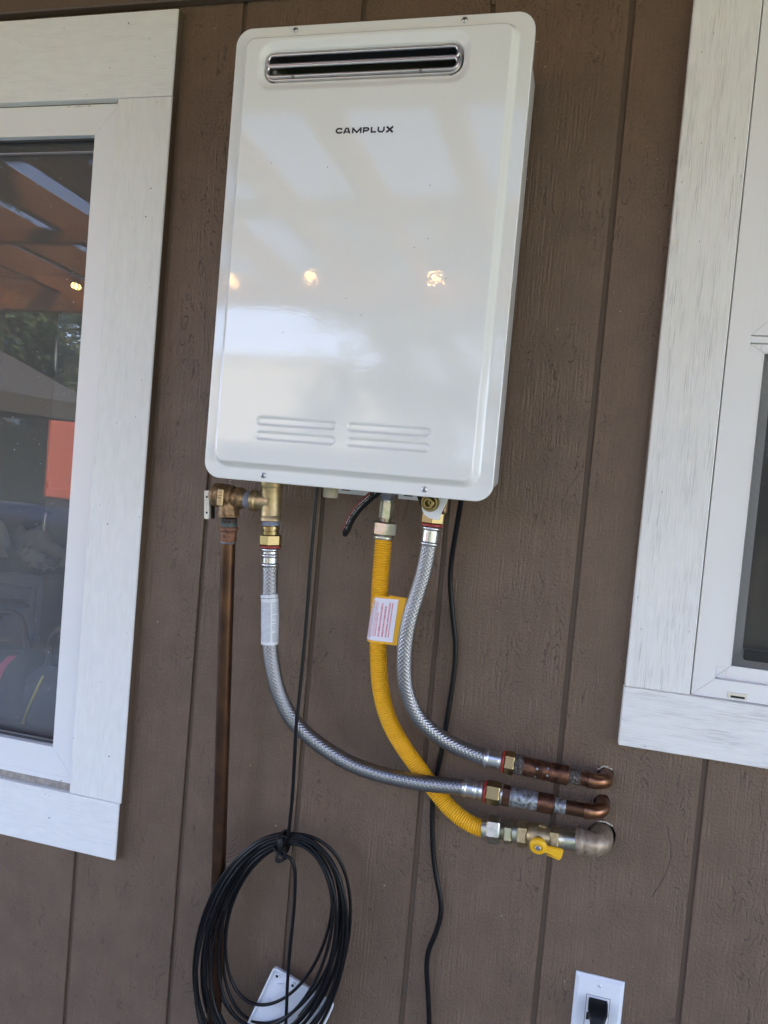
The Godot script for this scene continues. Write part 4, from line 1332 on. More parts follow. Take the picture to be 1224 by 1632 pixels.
	path = smooth([Vector3(0.6520, 0.9511, 0.0410), Vector3(0.6600, 0.9508, 0.0405), Vector3(0.6690, 0.9502, 0.0370), Vector3(0.6765, 0.9496, 0.0285), Vector3(0.6800, 0.9490, 0.0150), Vector3(0.6805, 0.9490, 0.0), Vector3(0.6805, 0.9490, -0.02)], 0.002)
	mb.tube(path, 0.0174, 32)
	obj(mb, "elbow", M.iron_elbow, ge)

func copper_stub(label: String, a: Vector3, b: Vector3, w: Vector3, low: bool) -> void:
	var t := thing("copper_stub", Vector3(w.x, w.y, 0), label, "pipe", "copper stub pipes out of the wall")
	var x := along(a, b)
	var l := (b - a).length()
	var mb := MB.new()
	if low:
		cyl(mb, 0.0150, 0.0, 0.0034, x)
		obj(mb, "plated_ring", M.stainless, t)
		mb = MB.new()
		mb.lathe([Vector2(0, 0.0034), Vector2(0.0150, 0.0036), Vector2(0.0156, 0.0050), Vector2(0.0152, 0.0120), Vector2(0.0140, 0.0150), Vector2(0, 0.0151)], 8, x, true, 0.2)
		obj(mb, "adapter", M.aged_copper, t)
		mb = MB.new()
		mb.lathe([Vector2(0.0138, 0.0145), Vector2(0.0140, 0.0200), Vector2(0.0134, 0.0300), Vector2(0.0137, 0.0420), Vector2(0.0133, 0.0545), Vector2(0.0120, 0.0548)], 32, x)
		obj(mb, "soldered_sleeve", M.solder, t)
	else:
		cyl(mb, 0.0146, 0.0, 0.0045, x)
		mb.lathe([Vector2(0, 0.0045), Vector2(0.0148, 0.0047), Vector2(0.0154, 0.0065), Vector2(0.0146, 0.0125), Vector2(0, 0.0127)], 8, x, true, 0.1)
		obj(mb, "adapter", M.flux_black, t)
		mb = MB.new()
		mb.lathe([Vector2(0.0135, 0.0120), Vector2(0.0138, 0.0160), Vector2(0.0134, 0.0300), Vector2(0.0131, 0.0310), Vector2(0.0131, 0.0325), Vector2(0.0135, 0.0335), Vector2(0.0136, 0.0460), Vector2(0.0131, 0.0475), Vector2(0.0131, 0.0490), Vector2(0.0135, 0.0505), Vector2(0.0135, 0.0545), Vector2(0.0120, 0.0548)], 32, x)
		obj(mb, "sleeve", M.aged_copper, t)
		mb = MB.new()
		for q in [[0.0318, 0.9], [0.0326, 1.9], [0.0484, 1.4], [0.0480, 2.2]]:
			var d: Vector3 = x.basis.x * cos(q[1]) + x.basis.z * sin(q[1])
			mb.lathe([Vector2(0.0021, -0.0008), Vector2(0.0018, 0.0006), Vector2(0, 0.0011)], 10, along(x * Vector3(0, q[0], 0) + d * 0.0129, x * Vector3(0, q[0], 0) + d))
		obj(mb, "solder_bead", M.solder, t)
	mb = MB.new()
	mb.lathe([Vector2(0, 0.0540), Vector2(0.0136, 0.0542), Vector2(0.0143, 0.0552), Vector2(0.0143, 0.0760), Vector2(0.0136, 0.0775), Vector2(0.0112, 0.0790), Vector2(0, 0.0791)], 32, x)
	obj(mb, "coupling", M.aged_copper, t)
	mb = MB.new()
	mb.lathe([Vector2(0.0105, 0.0780), Vector2(0.0106, 0.0930), Vector2(0.0102, 0.0945)], 28, x)
	obj(mb, "joint", M.solder if low else M.flux_black, t)
	mb = MB.new()
	mb.lathe([Vector2(0.0101, 0.0780), Vector2(0.0101, l + 0.002)], 28, x)
	obj(mb, "tube", M.dark_copper if low else M.aged_copper, t)
	mb = MB.new()
	var d := (b - a).normalized()
	mb.lathe([Vector2(0.0100, l - 0.008), Vector2(0.0110, l - 0.0072), Vector2(0.0110, l)], 28, x)
	var path := smooth([b - d * 0.006, b, b + d * 0.009 + Vector3(0, 0, -0.0045), Vector3(w.x - 0.0012, lerpf(b.y, w.y, 0.7), b.z - 0.016), Vector3(w.x, w.y, 0.010), Vector3(w.x, w.y, -0.002), w], 0.0015)
	mb.tube(path, 0.0108, 28)
	obj(mb, "elbow", M.clean_copper, t)


# ------------------------------------------------------------------ cables, cover, socket
func build_cables() -> void:
	var cb := thing("control_cable", Vector3(0.2, 0.5, 0.06), "thin black cable from the heater, tied into a hanging coil", "cable")
	var mb := MB.new()
	mb.tube(smooth([Vector3(0.2268, 1.4600, 0.100), Vector3(0.2268, 1.4334, 0.100), Vector3(0.2263, 1.3960, 0.100), Vector3(0.2262, 1.3493, 0.100), Vector3(0.2262, 1.3071, 0.100), Vector3(0.2270, 1.2252, 0.100), Vector3(0.2270, 1.1579, 0.101), Vector3(0.2259, 1.0920, 0.102), Vector3(0.2256, 1.0560, 0.101), Vector3(0.2253, 0.9732, 0.093), Vector3(0.2233, 0.9240, 0.088), Vector3(0.2205, 0.8987, 0.082), Vector3(0.2150, 0.8780, 0.075), Vector3(0.2090, 0.8640, 0.070)], 0.004), 0.0027, 12)
	obj(mb, "hanging_lead", M.black_cable, cb)
	# loops of the coil, all gathered at the tie
	for k in 13:
		var f := k / 12.0
		var ax := lerpf(0.0870, 0.1225, pow(f, 0.68)) + rng.randf_range(-0.0025, 0.0025)
		var by := lerpf(0.1370, 0.1930, pow(f, 0.72)) + rng.randf_range(-0.004, 0.004)
		var tilt := lerpf(0.046, 0.050, f) + rng.randf_range(-0.003, 0.003)
		var top := 0.8660 + 0.0175 * f
		var cx := lerpf(0.2040, 0.1975, f) + rng.randf_range(-0.002, 0.002)
		if k == 12:
			ax = 0.1265
			cx = 0.1985
		var zz := 0.056 + 0.018 * sin(k * 2.3)
		var pts := []
		for i in 28:
			var t := TAU * i / 28
			var y := top - by + by * sin(t) + tilt * cos(t)
			var near := maxf(0.0, sin(t))
			pts.append(Vector3(cx + ax * cos(t) + 0.002 * sin(2.0 * t + k) * (1.0 - near), y + 0.0015 * sin(3.0 * t + k * 1.7) * (1.0 - near), lerpf(zz + 0.008 * sin(t + k * 1.1), 0.070 + 0.004 * sin(k * 2.9), pow(near, 3.0))))
		mb = MB.new()
		mb.tube(smooth(pts, 0.006, true), 0.0026, 10, false, true)
		obj(mb, "coil_loop", M.black_cable, cb)
	mb = MB.new()
	mb.tube(smooth([Vector3(0.1960, 0.8665, 0.078), Vector3(0.2050, 0.8620, 0.082), Vector3(0.2125, 0.8605, 0.084), Vector3(0.2205, 0.8600, 0.084), Vector3(0.2285, 0.8545, 0.082), Vector3(0.2340, 0.8420, 0.080), Vector3(0.2362, 0.8240, 0.078), Vector3(0.2368, 0.7853, 0.075), Vector3(0.2360, 0.7460, 0.073), Vector3(0.2346, 0.7135, 0.071), Vector3(0.2334, 0.6551, 0.066), Vector3(0.2326, 0.5900, 0.056), Vector3(0.2300, 0.5500, 0.045)], 0.004), 0.0026, 12)
	obj(mb, "tail", M.black_cable, cb)
	mb = MB.new()
	for k in 5:
		var pts := []
		for i in 14:
			var t := TAU * i / 14
			pts.append(Vector3(0.2085 + 0.0012 * k - 0.003 * sin(t), 0.8725 + 0.0165 * sin(t) + 0.0006 * k, 0.071 + 0.0175 * cos(t)))
		mb.tube(smooth(pts, 0.003, true), 0.0014, 8, false, true)
	mb.tube(smooth([Vector3(0.2085, 0.888, 0.082), Vector3(0.2140, 0.8905, 0.086), Vector3(0.2235, 0.8915, 0.089)], 0.003), 0.0013, 8)
	for q in [[0.2135, 0.8600, 0.0075], [0.2105, 0.8550, 0.0060]]:
		var pts := []
		for i in 14:
			var t := TAU * i / 14
			pts.append(Vector3(q[0] + q[2] * cos(t), q[1] + q[2] * 1.1 * sin(t), 0.084 + 0.003 * sin(t * 2.0)))
		mb.tube(smooth(pts, 0.002, true), 0.0017, 8, false, true)
	obj(mb, "tie", M.black_cable, cb)
	# mains lead
	var pc := thing("power_cord", Vector3(0.46, 0.42, 0.012), "thicker black mains cord snaking down the siding to the plug", "cord")
	mb = MB.new()
	mb.tube(smooth([Vector3(0.4375, 1.4620, 0.066), Vector3(0.4367, 1.4381, 0.060), Vector3(0.4350, 1.4237, 0.055), Vector3(0.4305, 1.3954, 0.040), Vector3(0.4268, 1.3672, 0.030), Vector3(0.4235, 1.3365, 0.020), Vector3(0.4226, 1.3089, 0.014), Vector3(0.4252, 1.2837, 0.011), Vector3(0.4320, 1.2447, 0.010), Vector3(0.4385, 1.2116, 0.009), Vector3(0.4411, 1.1827, 0.009), Vector3(0.4410, 1.1485, 0.009), Vector3(0.4388, 1.1139, 0.009), Vector3(0.4361, 1.0761, 0.009), Vector3(0.4333, 1.0392, 0.009), Vector3(0.4290, 1.0029, 0.009), Vector3(0.4262, 0.9715, 0.009), Vector3(0.4270, 0.9438, 0.009), Vector3(0.4301, 0.9096, 0.010), Vector3(0.4352, 0.8727, 0.010), Vector3(0.4424, 0.8422, 0.011), Vector3(0.4510, 0.8147, 0.013), Vector3(0.4552, 0.7952, 0.014), Vector3(0.4550, 0.7758, 0.015), Vector3(0.4500, 0.7512, 0.016), Vector3(0.4432, 0.7282, 0.016), Vector3(0.4410, 0.7087, 0.016), Vector3(0.4431, 0.6834, 0.015), Vector3(0.4481, 0.6487, 0.014), Vector3(0.4532, 0.6069, 0.013), Vector3(0.4570, 0.5592, 0.013), Vector3(0.4640, 0.4900, 0.014), Vector3(0.5000, 0.4100, 0.018), Vector3(0.5700, 0.3700, 0.026), Vector3(0.6500, 0.4000, 0.036), Vector3(0.6900, 0.4800, 0.042), Vector3(0.6988, 0.5800, 0.044), Vector3(0.6990, 0.6450, 0.040), Vector3(0.6990, 0.6850, 0.034)], 0.004), 0.0040, 14)
	obj(mb, "lead", M.black_cable, pc)
	mb = MB.new()
	var rows := []
	for q in [[0.7085, 0.0128, 0.011, 0.010], [0.7065, 0.0140, 0.022, 0.009], [0.6985, 0.0142, 0.036, 0.008], [0.6900, 0.0115, 0.040, 0.0085], [0.6800, 0.0092, 0.0415, 0.013], [0.6760, 0.0086, 0.040, 0.018], [0.6600, 0.0075, 0.042, 0.026]]:
		var row := PackedVector3Array()
		for i in 20:
			var t := TAU * i / 20
			var cxx := signf(cos(t)) * pow(absf(cos(t)), 0.5)
			var czz := signf(sin(t)) * pow(absf(sin(t)), 0.5)
			row.append(Vector3(0.6993 + q[1] * cxx, q[0], (q[2] + q[3]) / 2 + czz * (q[2] - q[3]) / 2))
		rows.append(row)
	mb.grid(rows, true, -1.0)
	for j in 20:
		mb.tri(Vector3(0.6993, 0.7086, 0.0105), rows[0][j], rows[0][(j + 1) % 20], Vector3.UP, Vector3.UP, Vector3.UP)
	for k in 4:
		mb.box(Vector3(0.6991, 0.6725 - k * 0.0032, 0.0345), Vector3(0.0168 - k * 0.0008, 0.0016, 0.0172), 0.0006)
	obj(mb, "plug", M.black_rubber, pc)
	# white cover hanging behind the coil
	var jc := thing("controller_cover", Vector3(0.22, 0.52, 0.03), "white plastic controller back plate hanging tilted inside the coil", "cover")
	var tr := Transform3D(Basis(Vector3(0, 0, 1), deg_to_rad(-19.0)) * Basis(Vector3(1, 0, 0), deg_to_rad(-8.0)), Vector3(0.1965, 0.6470, 0.0260))
	mb = MB.new()
	var plate := PackedVector2Array()
	for p: Vector3 in loop_rr(0.0, 0.112, -0.125, 0.0, 0.006, 0.0, 5):
		plate.append(Vector2(p.x, p.y))
	mb.slab(plate, 0.0, 0.0025, tr)
	obj(mb, "plate", M.white_plastic, jc)
	mb = MB.new()
	var rim := []
	for p: Vector3 in loop_rr(0.0016, 0.1104, -0.1234, -0.0016, 0.005, 0.0050, 5):
		rim.append(tr * p)
	mb.tube(rim, 0.0022, 8, false, true)
	obj(mb, "rim", M.white_plastic, jc)
	for q in [Vector2(0.011, -0.011), Vector2(0.101, -0.011), Vector2(0.011, -0.114), Vector2(0.101, -0.114), Vector2(0.040, -0.010)]:
		mb = MB.new()
		var big: bool = q.x != 0.040
		if big:
			mb.lathe([Vector2(0.0046, 0.002), Vector2(0.0043, 0.0058), Vector2(0.0030, 0.0060), Vector2(0.0024, 0.0060)], 18, along(tr * Vector3(q.x, q.y, 0), tr * Vector3(q.x, q.y, 1)))
			var post := obj(mb, "screw_post", M.white_plastic, jc)
			mb = MB.new()
			cyl(mb, 0.0025, 0.0030, 0.0058, along(tr * Vector3(q.x, q.y, 0), tr * Vector3(q.x, q.y, 1)), 0.0002, 12)
			obj(mb, "post_hole", M.hole_shade_black, post)
		else:
			cyl(mb, 0.0013, 0.0, 0.0028, along(tr * Vector3(q.x, q.y, 0), tr * Vector3(q.x, q.y, 1)), 0.0001, 10)
			obj(mb, "vent_hole", M.hole_shade_black, jc)
	mb = MB.new()
	for q in [[0.020, -0.020, 0.022, 0.0012, 0.6], [0.090, -0.018, 0.014, 0.0014, -1.2], [0.016, -0.050, 0.012, 0.0014, 0.0]]:
		mb.box(Vector3.ZERO, Vector3(q[2] * 0.5, q[3], 0.004), 0.0003, tr * Transform3D(Basis(Vector3(0, 0, 1), q[4]), Vector3(q[0], q[1], 0.004)))
	obj(mb, "stiffening_rib", M.white_plastic, jc)
	# wall socket
	var so := thing("wall_socket", Vector3(0.6995, 0.624, 0), "white wall socket plate low on the siding, black plug in it", "socket")
	mb = MB.new()
	var a := [Vector2(0.6644, 0.7383), Vector2(0.7346, 0.7383), Vector2(0.7346, 0.6240), Vector2(0.6644, 0.6240)]
	for k in 4:
		var p: Vector2 = a[k]
		var q: Vector2 = a[(k + 1) % 4]
		var c := Vector2(0.6995, 0.68115)
		var pi := c + (p - c) * Vector2(1.0 - 0.0052 / 0.0351, 1.0 - 0.0052 / 0.0571)
		var qi := c + (q - c) * Vector2(1.0 - 0.0052 / 0.0351, 1.0 - 0.0052 / 0.0571)
		var o := ((p + q) / 2 - c).normalized()
		mb.face([Vector3(p.x, p.y, 0.0004), Vector3(q.x, q.y, 0.0004), Vector3(q.x, q.y, 0.0024), Vector3(p.x, p.y, 0.0024)], Vector3(o.x, o.y, 0))
		mb.face([Vector3(p.x, p.y, 0.0024), Vector3(q.x, q.y, 0.0024), Vector3(qi.x, qi.y, 0.0062), Vector3(pi.x, pi.y, 0.0062)], Vector3(o.x * 0.6, o.y * 0.6, 0.8))
	mb.face([Vector3(0.6696, 0.7331, 0.0062), Vector3(0.7294, 0.7331, 0.0062), Vector3(0.7294, 0.6292, 0.0062), Vector3(0.6696, 0.6292, 0.0062)], Vector3(0, 0, 1))
	obj(mb, "cover_plate", M.white_plastic, so)
	mb = MB.new()
	mb.box(Vector3(0.6995, 0.6760, 0.0050), Vector3(0.0334, 0.0672, 0.0036), 0.0006)
	mb.box(Vector3(0.6995, 0.6760, 0.0068), Vector3(0.0300, 0.0640, 0.0020), 0.0006)
	var rc := obj(mb, "receptacle", M.white_plastic, so)
	mb = MB.new()
	mb.box(Vector3(0.6995, 0.6760, 0.0061), Vector3(0.0346, 0.0684, 0.0006))
	obj(mb, "gap_line", M.vinyl_seam, so)
	mb = MB.new()
	mb.box(Vector3(0.6868, 0.6785, 0.0080), Vector3(0.0046, 0.0115, 0.0006), 0.0002)
	obj(mb, "blade_slot", M.hole_shade_black, rc)  # flat black plate in place of a plug blade slot
	mb = MB.new()
	mb.lathe([Vector2(0.0035, 0.0), Vector2(0.0033, 0.0006), Vector2(0.0022, 0.0013), Vector2(0, 0.0015)], 18, along(Vector3(0.6995, 0.7262, 0.0060), Vector3(0.6995, 0.7262, 1)))
	var s := obj(mb, "plate_screw", M.white_plastic, so)
	mb = MB.new()
	mb.box(Vector3.ZERO, Vector3(0.0052, 0.0008, 0.0003), 0.0, Transform3D(Basis(Vector3(0, 0, 1), -0.7), Vector3(0.6995, 0.7262, 0.0075)))
	obj(mb, "screw_slot", M.vinyl_seam, s)

# ------------------------------------------------------------------ porch, yard and the room behind the glass
func build_yard() -> void:
	var mb := MB.new()
	mb.box(Vector3(0, -0.53, 100.0), Vector3(400, 1.0, 300.0))
	struct(mb, "ground", M.lawn_green)
	mb = MB.new()
	mb.box(Vector3(0, -0.02, 2.0), Vector3(16, 0.04, 4.0), 0.004)
	struct(mb, "patio", M.concrete)
	# porch roof
	var pr := thing("porch_roof", Vector3(0, 0, 1.7), "lean-to porch roof of brown rafters and pale panels over the patio", "roof")
	var slope := atan2(-0.14, 3.5)
	var bs := Basis(Vector3(1, 0, 0), -slope)
	var rafter := MB.new()
	rafter.box(Vector3.ZERO, Vector3(0.045, 0.14, 3.5), 0.003)
	var rm := rafter.done()
	var eave := MB.new()
	eave.box(Vector3.ZERO, Vector3(0.405, 0.020, 1.62), 0.002)
	var em := eave.done()
	var panel := MB.new()
	panel.box(Vector3.ZERO, Vector3(0.400, 0.008, 1.86), 0.001)
	var pm := panel.done()
	for k in range(-15, 16):
		var o := put(rm, "rafter", M.rafter_wood, pr, Vector3(k * 0.41 + 0.1, 2.58, 1.78))
		o.basis = bs
		o = put(em, "eave_board", M.eave_wood, pr, Vector3(k * 0.41 + 0.305, 2.662 - tan(-slope) * (0.83 - 1.78), 0.83))
		o.basis = bs
		o = put(pm, "clear_sheet", M.clear_sheet, pr, Vector3(k * 0.41 + 0.305, 2.662 - tan(-slope) * (2.57 - 1.78), 2.57))
		o.basis = bs
	mb = MB.new()
	mb.box(Vector3(0, 2.42, 3.15), Vector3(12.6, 0.17, 0.09), 0.004)
	mb.box(Vector3(0, 2.475, 2.05), Vector3(12.6, 0.07, 0.045), 0.004)
	obj(mb, "beam", M.rafter_wood, pr)
	for x in [-4.6, 3.75]:
		mb = MB.new()
		mb.box(Vector3(x, 1.168, 3.15), Vector3(0.09, 2.334, 0.09), 0.004)
		obj(mb, "post", M.rafter_wood, pr)
	# string of lit bulbs under the beam
	var wire := thing("string_light_wire", Vector3(-1.0, 2.45, 2.98), "black cable strung under the porch beam carrying warm bulbs", "wire")
	var xs := [-3.25, -2.55, -1.93, -1.32, -0.87, -0.21, 0.46, 1.13]
	mb = MB.new()
	var wp := []
	for i in xs.size():
		wp.append(Vector3(xs[i], 2.54 + 0.012 * sin(i * 2.0), 2.98))
		if i < xs.size() - 1:
			wp.append(Vector3((xs[i] + xs[i + 1]) / 2, 2.50, 2.98))
	mb.tube(smooth(wp, 0.02), 0.004, 8)
	obj(mb, "cable_run", M.black_cable, wire)
	for i in xs.size():
		var y := 2.445 + 0.02 * sin(i * 1.7)
		var b := thing("string_light_bulb", Vector3(xs[i], y, 2.98), "lit warm bulb on the porch string, " + ["first", "second", "third", "fourth", "fifth", "sixth", "seventh", "eighth"][i] + " one from its left end", "bulb", "bulbs of the string light")
		mb = MB.new()
		cyl(mb, 0.013, 0.018, 2.54 - y, along(Vector3(xs[i], y, 2.98), Vector3(xs[i], 3, 2.98)))
		obj(mb, "lamp_holder", M.black_rubber, b)
		mb = MB.new()
		mb.lathe([Vector2(0, -0.022), Vector2(0.004, -0.020), Vector2(0.007, -0.012), Vector2(0.0085, -0.004), Vector2(0.008, 0.006), Vector2(0.007, 0.018), Vector2(0, 0.019)], 16, Transform3D(Basis.IDENTITY, Vector3(xs[i], y, 2.98)))
		obj(mb, "bulb_glass", M.bulb_glow, b)
		var l := OmniLight3D.new()
		l.name = "bulb_lamp"
		l.light_color = Color(1.0, 0.78, 0.48)
		l.light_energy = 0.006
		l.light_size = 0.02
		l.omni_range = 12.0
		l.omni_attenuation = 2.0
		l.shadow_enabled = true
		b.add_child(l)
	# fence at the back of the yard
	var fe := thing("board_fence", Vector3(0, 0, 8.2), "weathered grey-brown board fence across the back of the yard", "fence")
	var fb := MB.new()
	fb.box(Vector3.ZERO, Vector3(0.138, 1.74, 0.02), 0.002)
	var fm := fb.done()
	for k in range(-100, 100):
		put(fm, "fence_board", M.fence_wood, fe, Vector3(k * 0.143, 0.87 + 0.008 * sin(k * 3.1), 8.2))
	mb = MB.new()
	for y in [0.4, 1.45]:
		mb.box(Vector3(0, y, 8.235), Vector3(28.4, 0.09, 0.04))
	obj(mb, "fence_rail", M.fence_wood, fe)
	# neighbour's house
	var nh := thing("neighbour_house", Vector3(-8.5, 0, 11.0), "sunlit cream stucco house behind the fence", "house")
	mb = MB.new()
	mb.box(Vector3(-8.9, 1.53, 13.0), Vector3(11.6, 3.06, 6.0), 0.01)
	obj(mb, "wall", M.cream_stucco, nh)
	mb = MB.new()
	mb.slab(PackedVector2Array([Vector2(-14.75, 3.06), Vector2(-3.05, 3.06), Vector2(-3.05, 3.12), Vector2(-14.75, 3.12)]), 9.96, 16.04)
	obj(mb, "roof", M.cream_stucco, nh)
	mb = MB.new()
	mb.box(Vector3(-8.0, 1.7, 9.985), Vector3(1.3, 1.1, 0.06), 0.01)
	var win := obj(mb, "house_window", M.white_paint, nh)
	mb = MB.new()
	mb.box(Vector3(-8.0, 1.7, 9.965), Vector3(1.14, 0.94, 0.04))
	obj(mb, "window_glass", M.dark_frame, win)
	var gr := thing("added_garage", Vector3(8.5, 0, 10.5), "sunlit tan garage added behind the fence at the right end of the yard to block low sky", "garage")  # unseen, added to block low sky and bounce warm light
	mb = MB.new()
	mb.box(Vector3(9.0, 1.5, 12.5), Vector3(9.5, 3.0, 5.0), 0.01)
	obj(mb, "wall", M.cream_stucco, gr)
	mb = MB.new()
	mb.slab(PackedVector2Array([Vector2(3.9, 2.95), Vector2(14.1, 2.95), Vector2(14.1, 3.10), Vector2(9.0, 4.3), Vector2(3.9, 3.10)]), 9.7, 15.2)
	obj(mb, "roof", M.dark_shingle, gr)
	# white post and orange cupboard seen in the left window
	# added charcoal cover, hides the sunlit lawn from the left window reflection
	var cf := thing("added_cover", Vector3(-3.7, 0, 4.3), "charcoal cover added at the left of the patio to darken the left window reflection", "cover")
	mb = MB.new()
	var nf := noise(21, 1.6, 3)
	var cr := []
	for j in 26:
		var f := j / 25.0
		var row := PackedVector3Array()
		for i in 72:
			var t := TAU * i / 72
			var ex := signf(cos(t)) * pow(absf(cos(t)), 0.35)
			var ez := signf(sin(t)) * pow(absf(sin(t)), 0.35)
			var sc := 1.0 if f < 0.7 else lerpf(1.0, 0.0, (f - 0.7) / 0.3)
			var flare := 1.0 + 0.06 * (1.0 - minf(f / 0.7, 1.0)) * (1.0 + 0.8 * sin(t * 9.0 + 2.0 * nf.get_noise_2d(t, 0)))
			var y := 0.92 * minf(f / 0.7, 1.0) + 0.07 * nf.get_noise_2d(ex * sc * 1.3, ez * sc * 1.3) * minf(1.0, f)
			row.append(Vector3(-3.75 + ex * 1.15 * sc * flare, maxf(0.02, y), 4.35 + ez * 0.65 * sc * flare))
		cr.append(row)
	mb.grid(cr, true, -1.0)
	obj(mb, "cover_sheet", M.grey_canvas, cf)
	var oc := thing("garden_cupboard", Vector3(-4.4, 0, 6.1), "bright orange garden cupboard on a dark plinth in the yard", "cupboard")
	mb = MB.new()
	mb.box(Vector3(-4.38, 0.46, 6.2), Vector3(1.16, 0.92, 0.6), 0.006)
	obj(mb, "plinth", M.dark_frame, oc)
	mb = MB.new()
	mb.box(Vector3(-4.38, 1.335, 6.2), Vector3(1.16, 0.83, 0.58), 0.006)
	obj(mb, "carcass", M.orange_paint, oc)
	for k in 2:
		mb = MB.new()
		mb.box(Vector3(-4.665 + k * 0.57, 1.335, 5.897), Vector3(0.555, 0.79, 0.02), 0.004)
		var dr := obj(mb, "door", M.orange_paint, oc)
		mb = MB.new()
		mb.box(Vector3(-4.43 + k * 0.10, 1.30, 5.88), Vector3(0.015, 0.12, 0.02), 0.004)
		obj(mb, "handle", M.dark_frame, dr)
	# tan canopy at the left
	var ca := thing("canopy", Vector3(-7.4, 0, 6.6), "garden canopy with a pointed roof, its tan fabric coloured dark as if in shade", "canopy")
	mb = MB.new()
	var c0 := [Vector3(-8.9, 2.05, 5.3), Vector3(-5.75, 2.05, 5.3), Vector3(-5.75, 2.05, 8.0), Vector3(-8.9, 2.05, 8.0)]
	var apex := Vector3(-7.2, 2.95, 6.65)
	for k in 4:
		var p: Vector3 = c0[k]
		var q: Vector3 = c0[(k + 1) % 4]
		var nn := (q - p).cross(apex - p).normalized()
		if nn.y < 0:
			nn = -nn
		mb.face([p, q, apex], nn)
		mb.face([p + Vector3(0, -0.012, 0), q + Vector3(0, -0.012, 0), apex + Vector3(0, -0.012, 0)], -nn)
		mb.face([p, q, q + Vector3(0, -0.22, 0), p + Vector3(0, -0.22, 0)], (p + q - apex * 2.0) * Vector3(1, 0, 1))
	obj(mb, "fabric_roof", M.shaded_tan_canvas, ca)
	for k in 4:
		mb = MB.new()
		mb.tube([c0[k] + Vector3(0, -0.03, 0), apex + Vector3(0, -0.04, 0)], 0.02, 8)
		obj(mb, "rib", M.dark_frame, ca)
		mb = MB.new()
		mb.tube([c0[k] + Vector3(0, -0.02, 0), c0[k] * Vector3(1, 0, 1)], 0.022, 8)
		obj(mb, "leg", M.dark_frame, ca)
	# trees that close the view to the right
	tree(Vector3(-0.9, 0, 7.2), 4.6, 1.55, 11, "broad leafy tree in front of the fence, left of two")
	tree(Vector3(-7.7, 0, 9.2), 5.2, 1.5, 13, "dense dark tree behind the tan canopy at the left", 2.0)
	tree(Vector3(1.9, 0, 7.5), 5.0, 1.7, 12, "taller leafy tree in front of the fence, right of two")

func tree(at: Vector3, high: float, wide: float, sd: int, label: String, low := 0.0) -> void:
	var r := RandomNumberGenerator.new()
	r.seed = sd
	var t := thing("tree", at, label, "tree", "trees by the fence")
	var mb := MB.new()
	mb.tube(smooth([at, at + Vector3(0.05, high * 0.3, 0.02), at + Vector3(-0.04, high * 0.75, 0)], 0.08), func(s: float, _t: float) -> float: return maxf(0.02, 0.13 - 0.032 * s), 12)
	for k in 14:
		var y := r.randf_range(0.22, 0.7) * high
		var a := r.randf() * TAU
		var l := r.randf_range(0.5, 0.9) * wide
		mb.tube(smooth([at + Vector3(0, y, 0), at + Vector3(cos(a) * l * 0.5, y + 0.25 * l, sin(a) * l * 0.5), at + Vector3(cos(a) * l, y + 0.7 * l, sin(a) * l)], 0.08), func(s: float, _t: float) -> float: return maxf(0.008, 0.05 - 0.035 * s / l), 7)
	obj(mb, "trunk", M.bark, t)
	var lf := MB.new()
	lf.face([Vector3(0, 0, 0), Vector3(0.028, 0.045, 0.008), Vector3(0, 0.10, 0), Vector3(-0.028, 0.045, 0.008)], Vector3(0, 0, 1))
	var mm := MultiMesh.new()
	mm.transform_format = MultiMesh.TRANSFORM_3D
	mm.use_colors = true
	mm.mesh = lf.done()
	var clumps := []
	for k in 46:
		var d := Vector3(r.randfn(), r.randfn() * 0.9, r.randfn()).normalized() * pow(r.randf(), 0.4)
		clumps.append(Vector3(d.x * wide, high * 0.60 + d.y * high * 0.40, d.z * wide))
	mm.instance_count = 16000
	for i in mm.instance_count:
		var c: Vector3 = clumps[r.randi() % clumps.size()]
		var p := c + Vector3(r.randfn(), r.randfn() * 0.8, r.randfn()) * 0.20
		var b := Basis.from_euler(Vector3(r.randf() * TAU, r.randf() * TAU, r.randf() * TAU)).scaled(Vector3.ONE * r.randf_range(0.7, 1.3))
		mm.set_instance_transform(i, Transform3D(b, p))
		var v := r.randf_range(0.6, 1.3)
		mm.set_instance_color(i, Color(v, v * r.randf_range(0.9, 1.1), v * 0.8))
	var crown := MultiMeshInstance3D.new()
	crown.name = "crown"
	crown.multimesh = mm
	crown.material_override = M.leaf_green
	t.add_child(crown, true)
	tag(crown, "", "", "", "stuff")

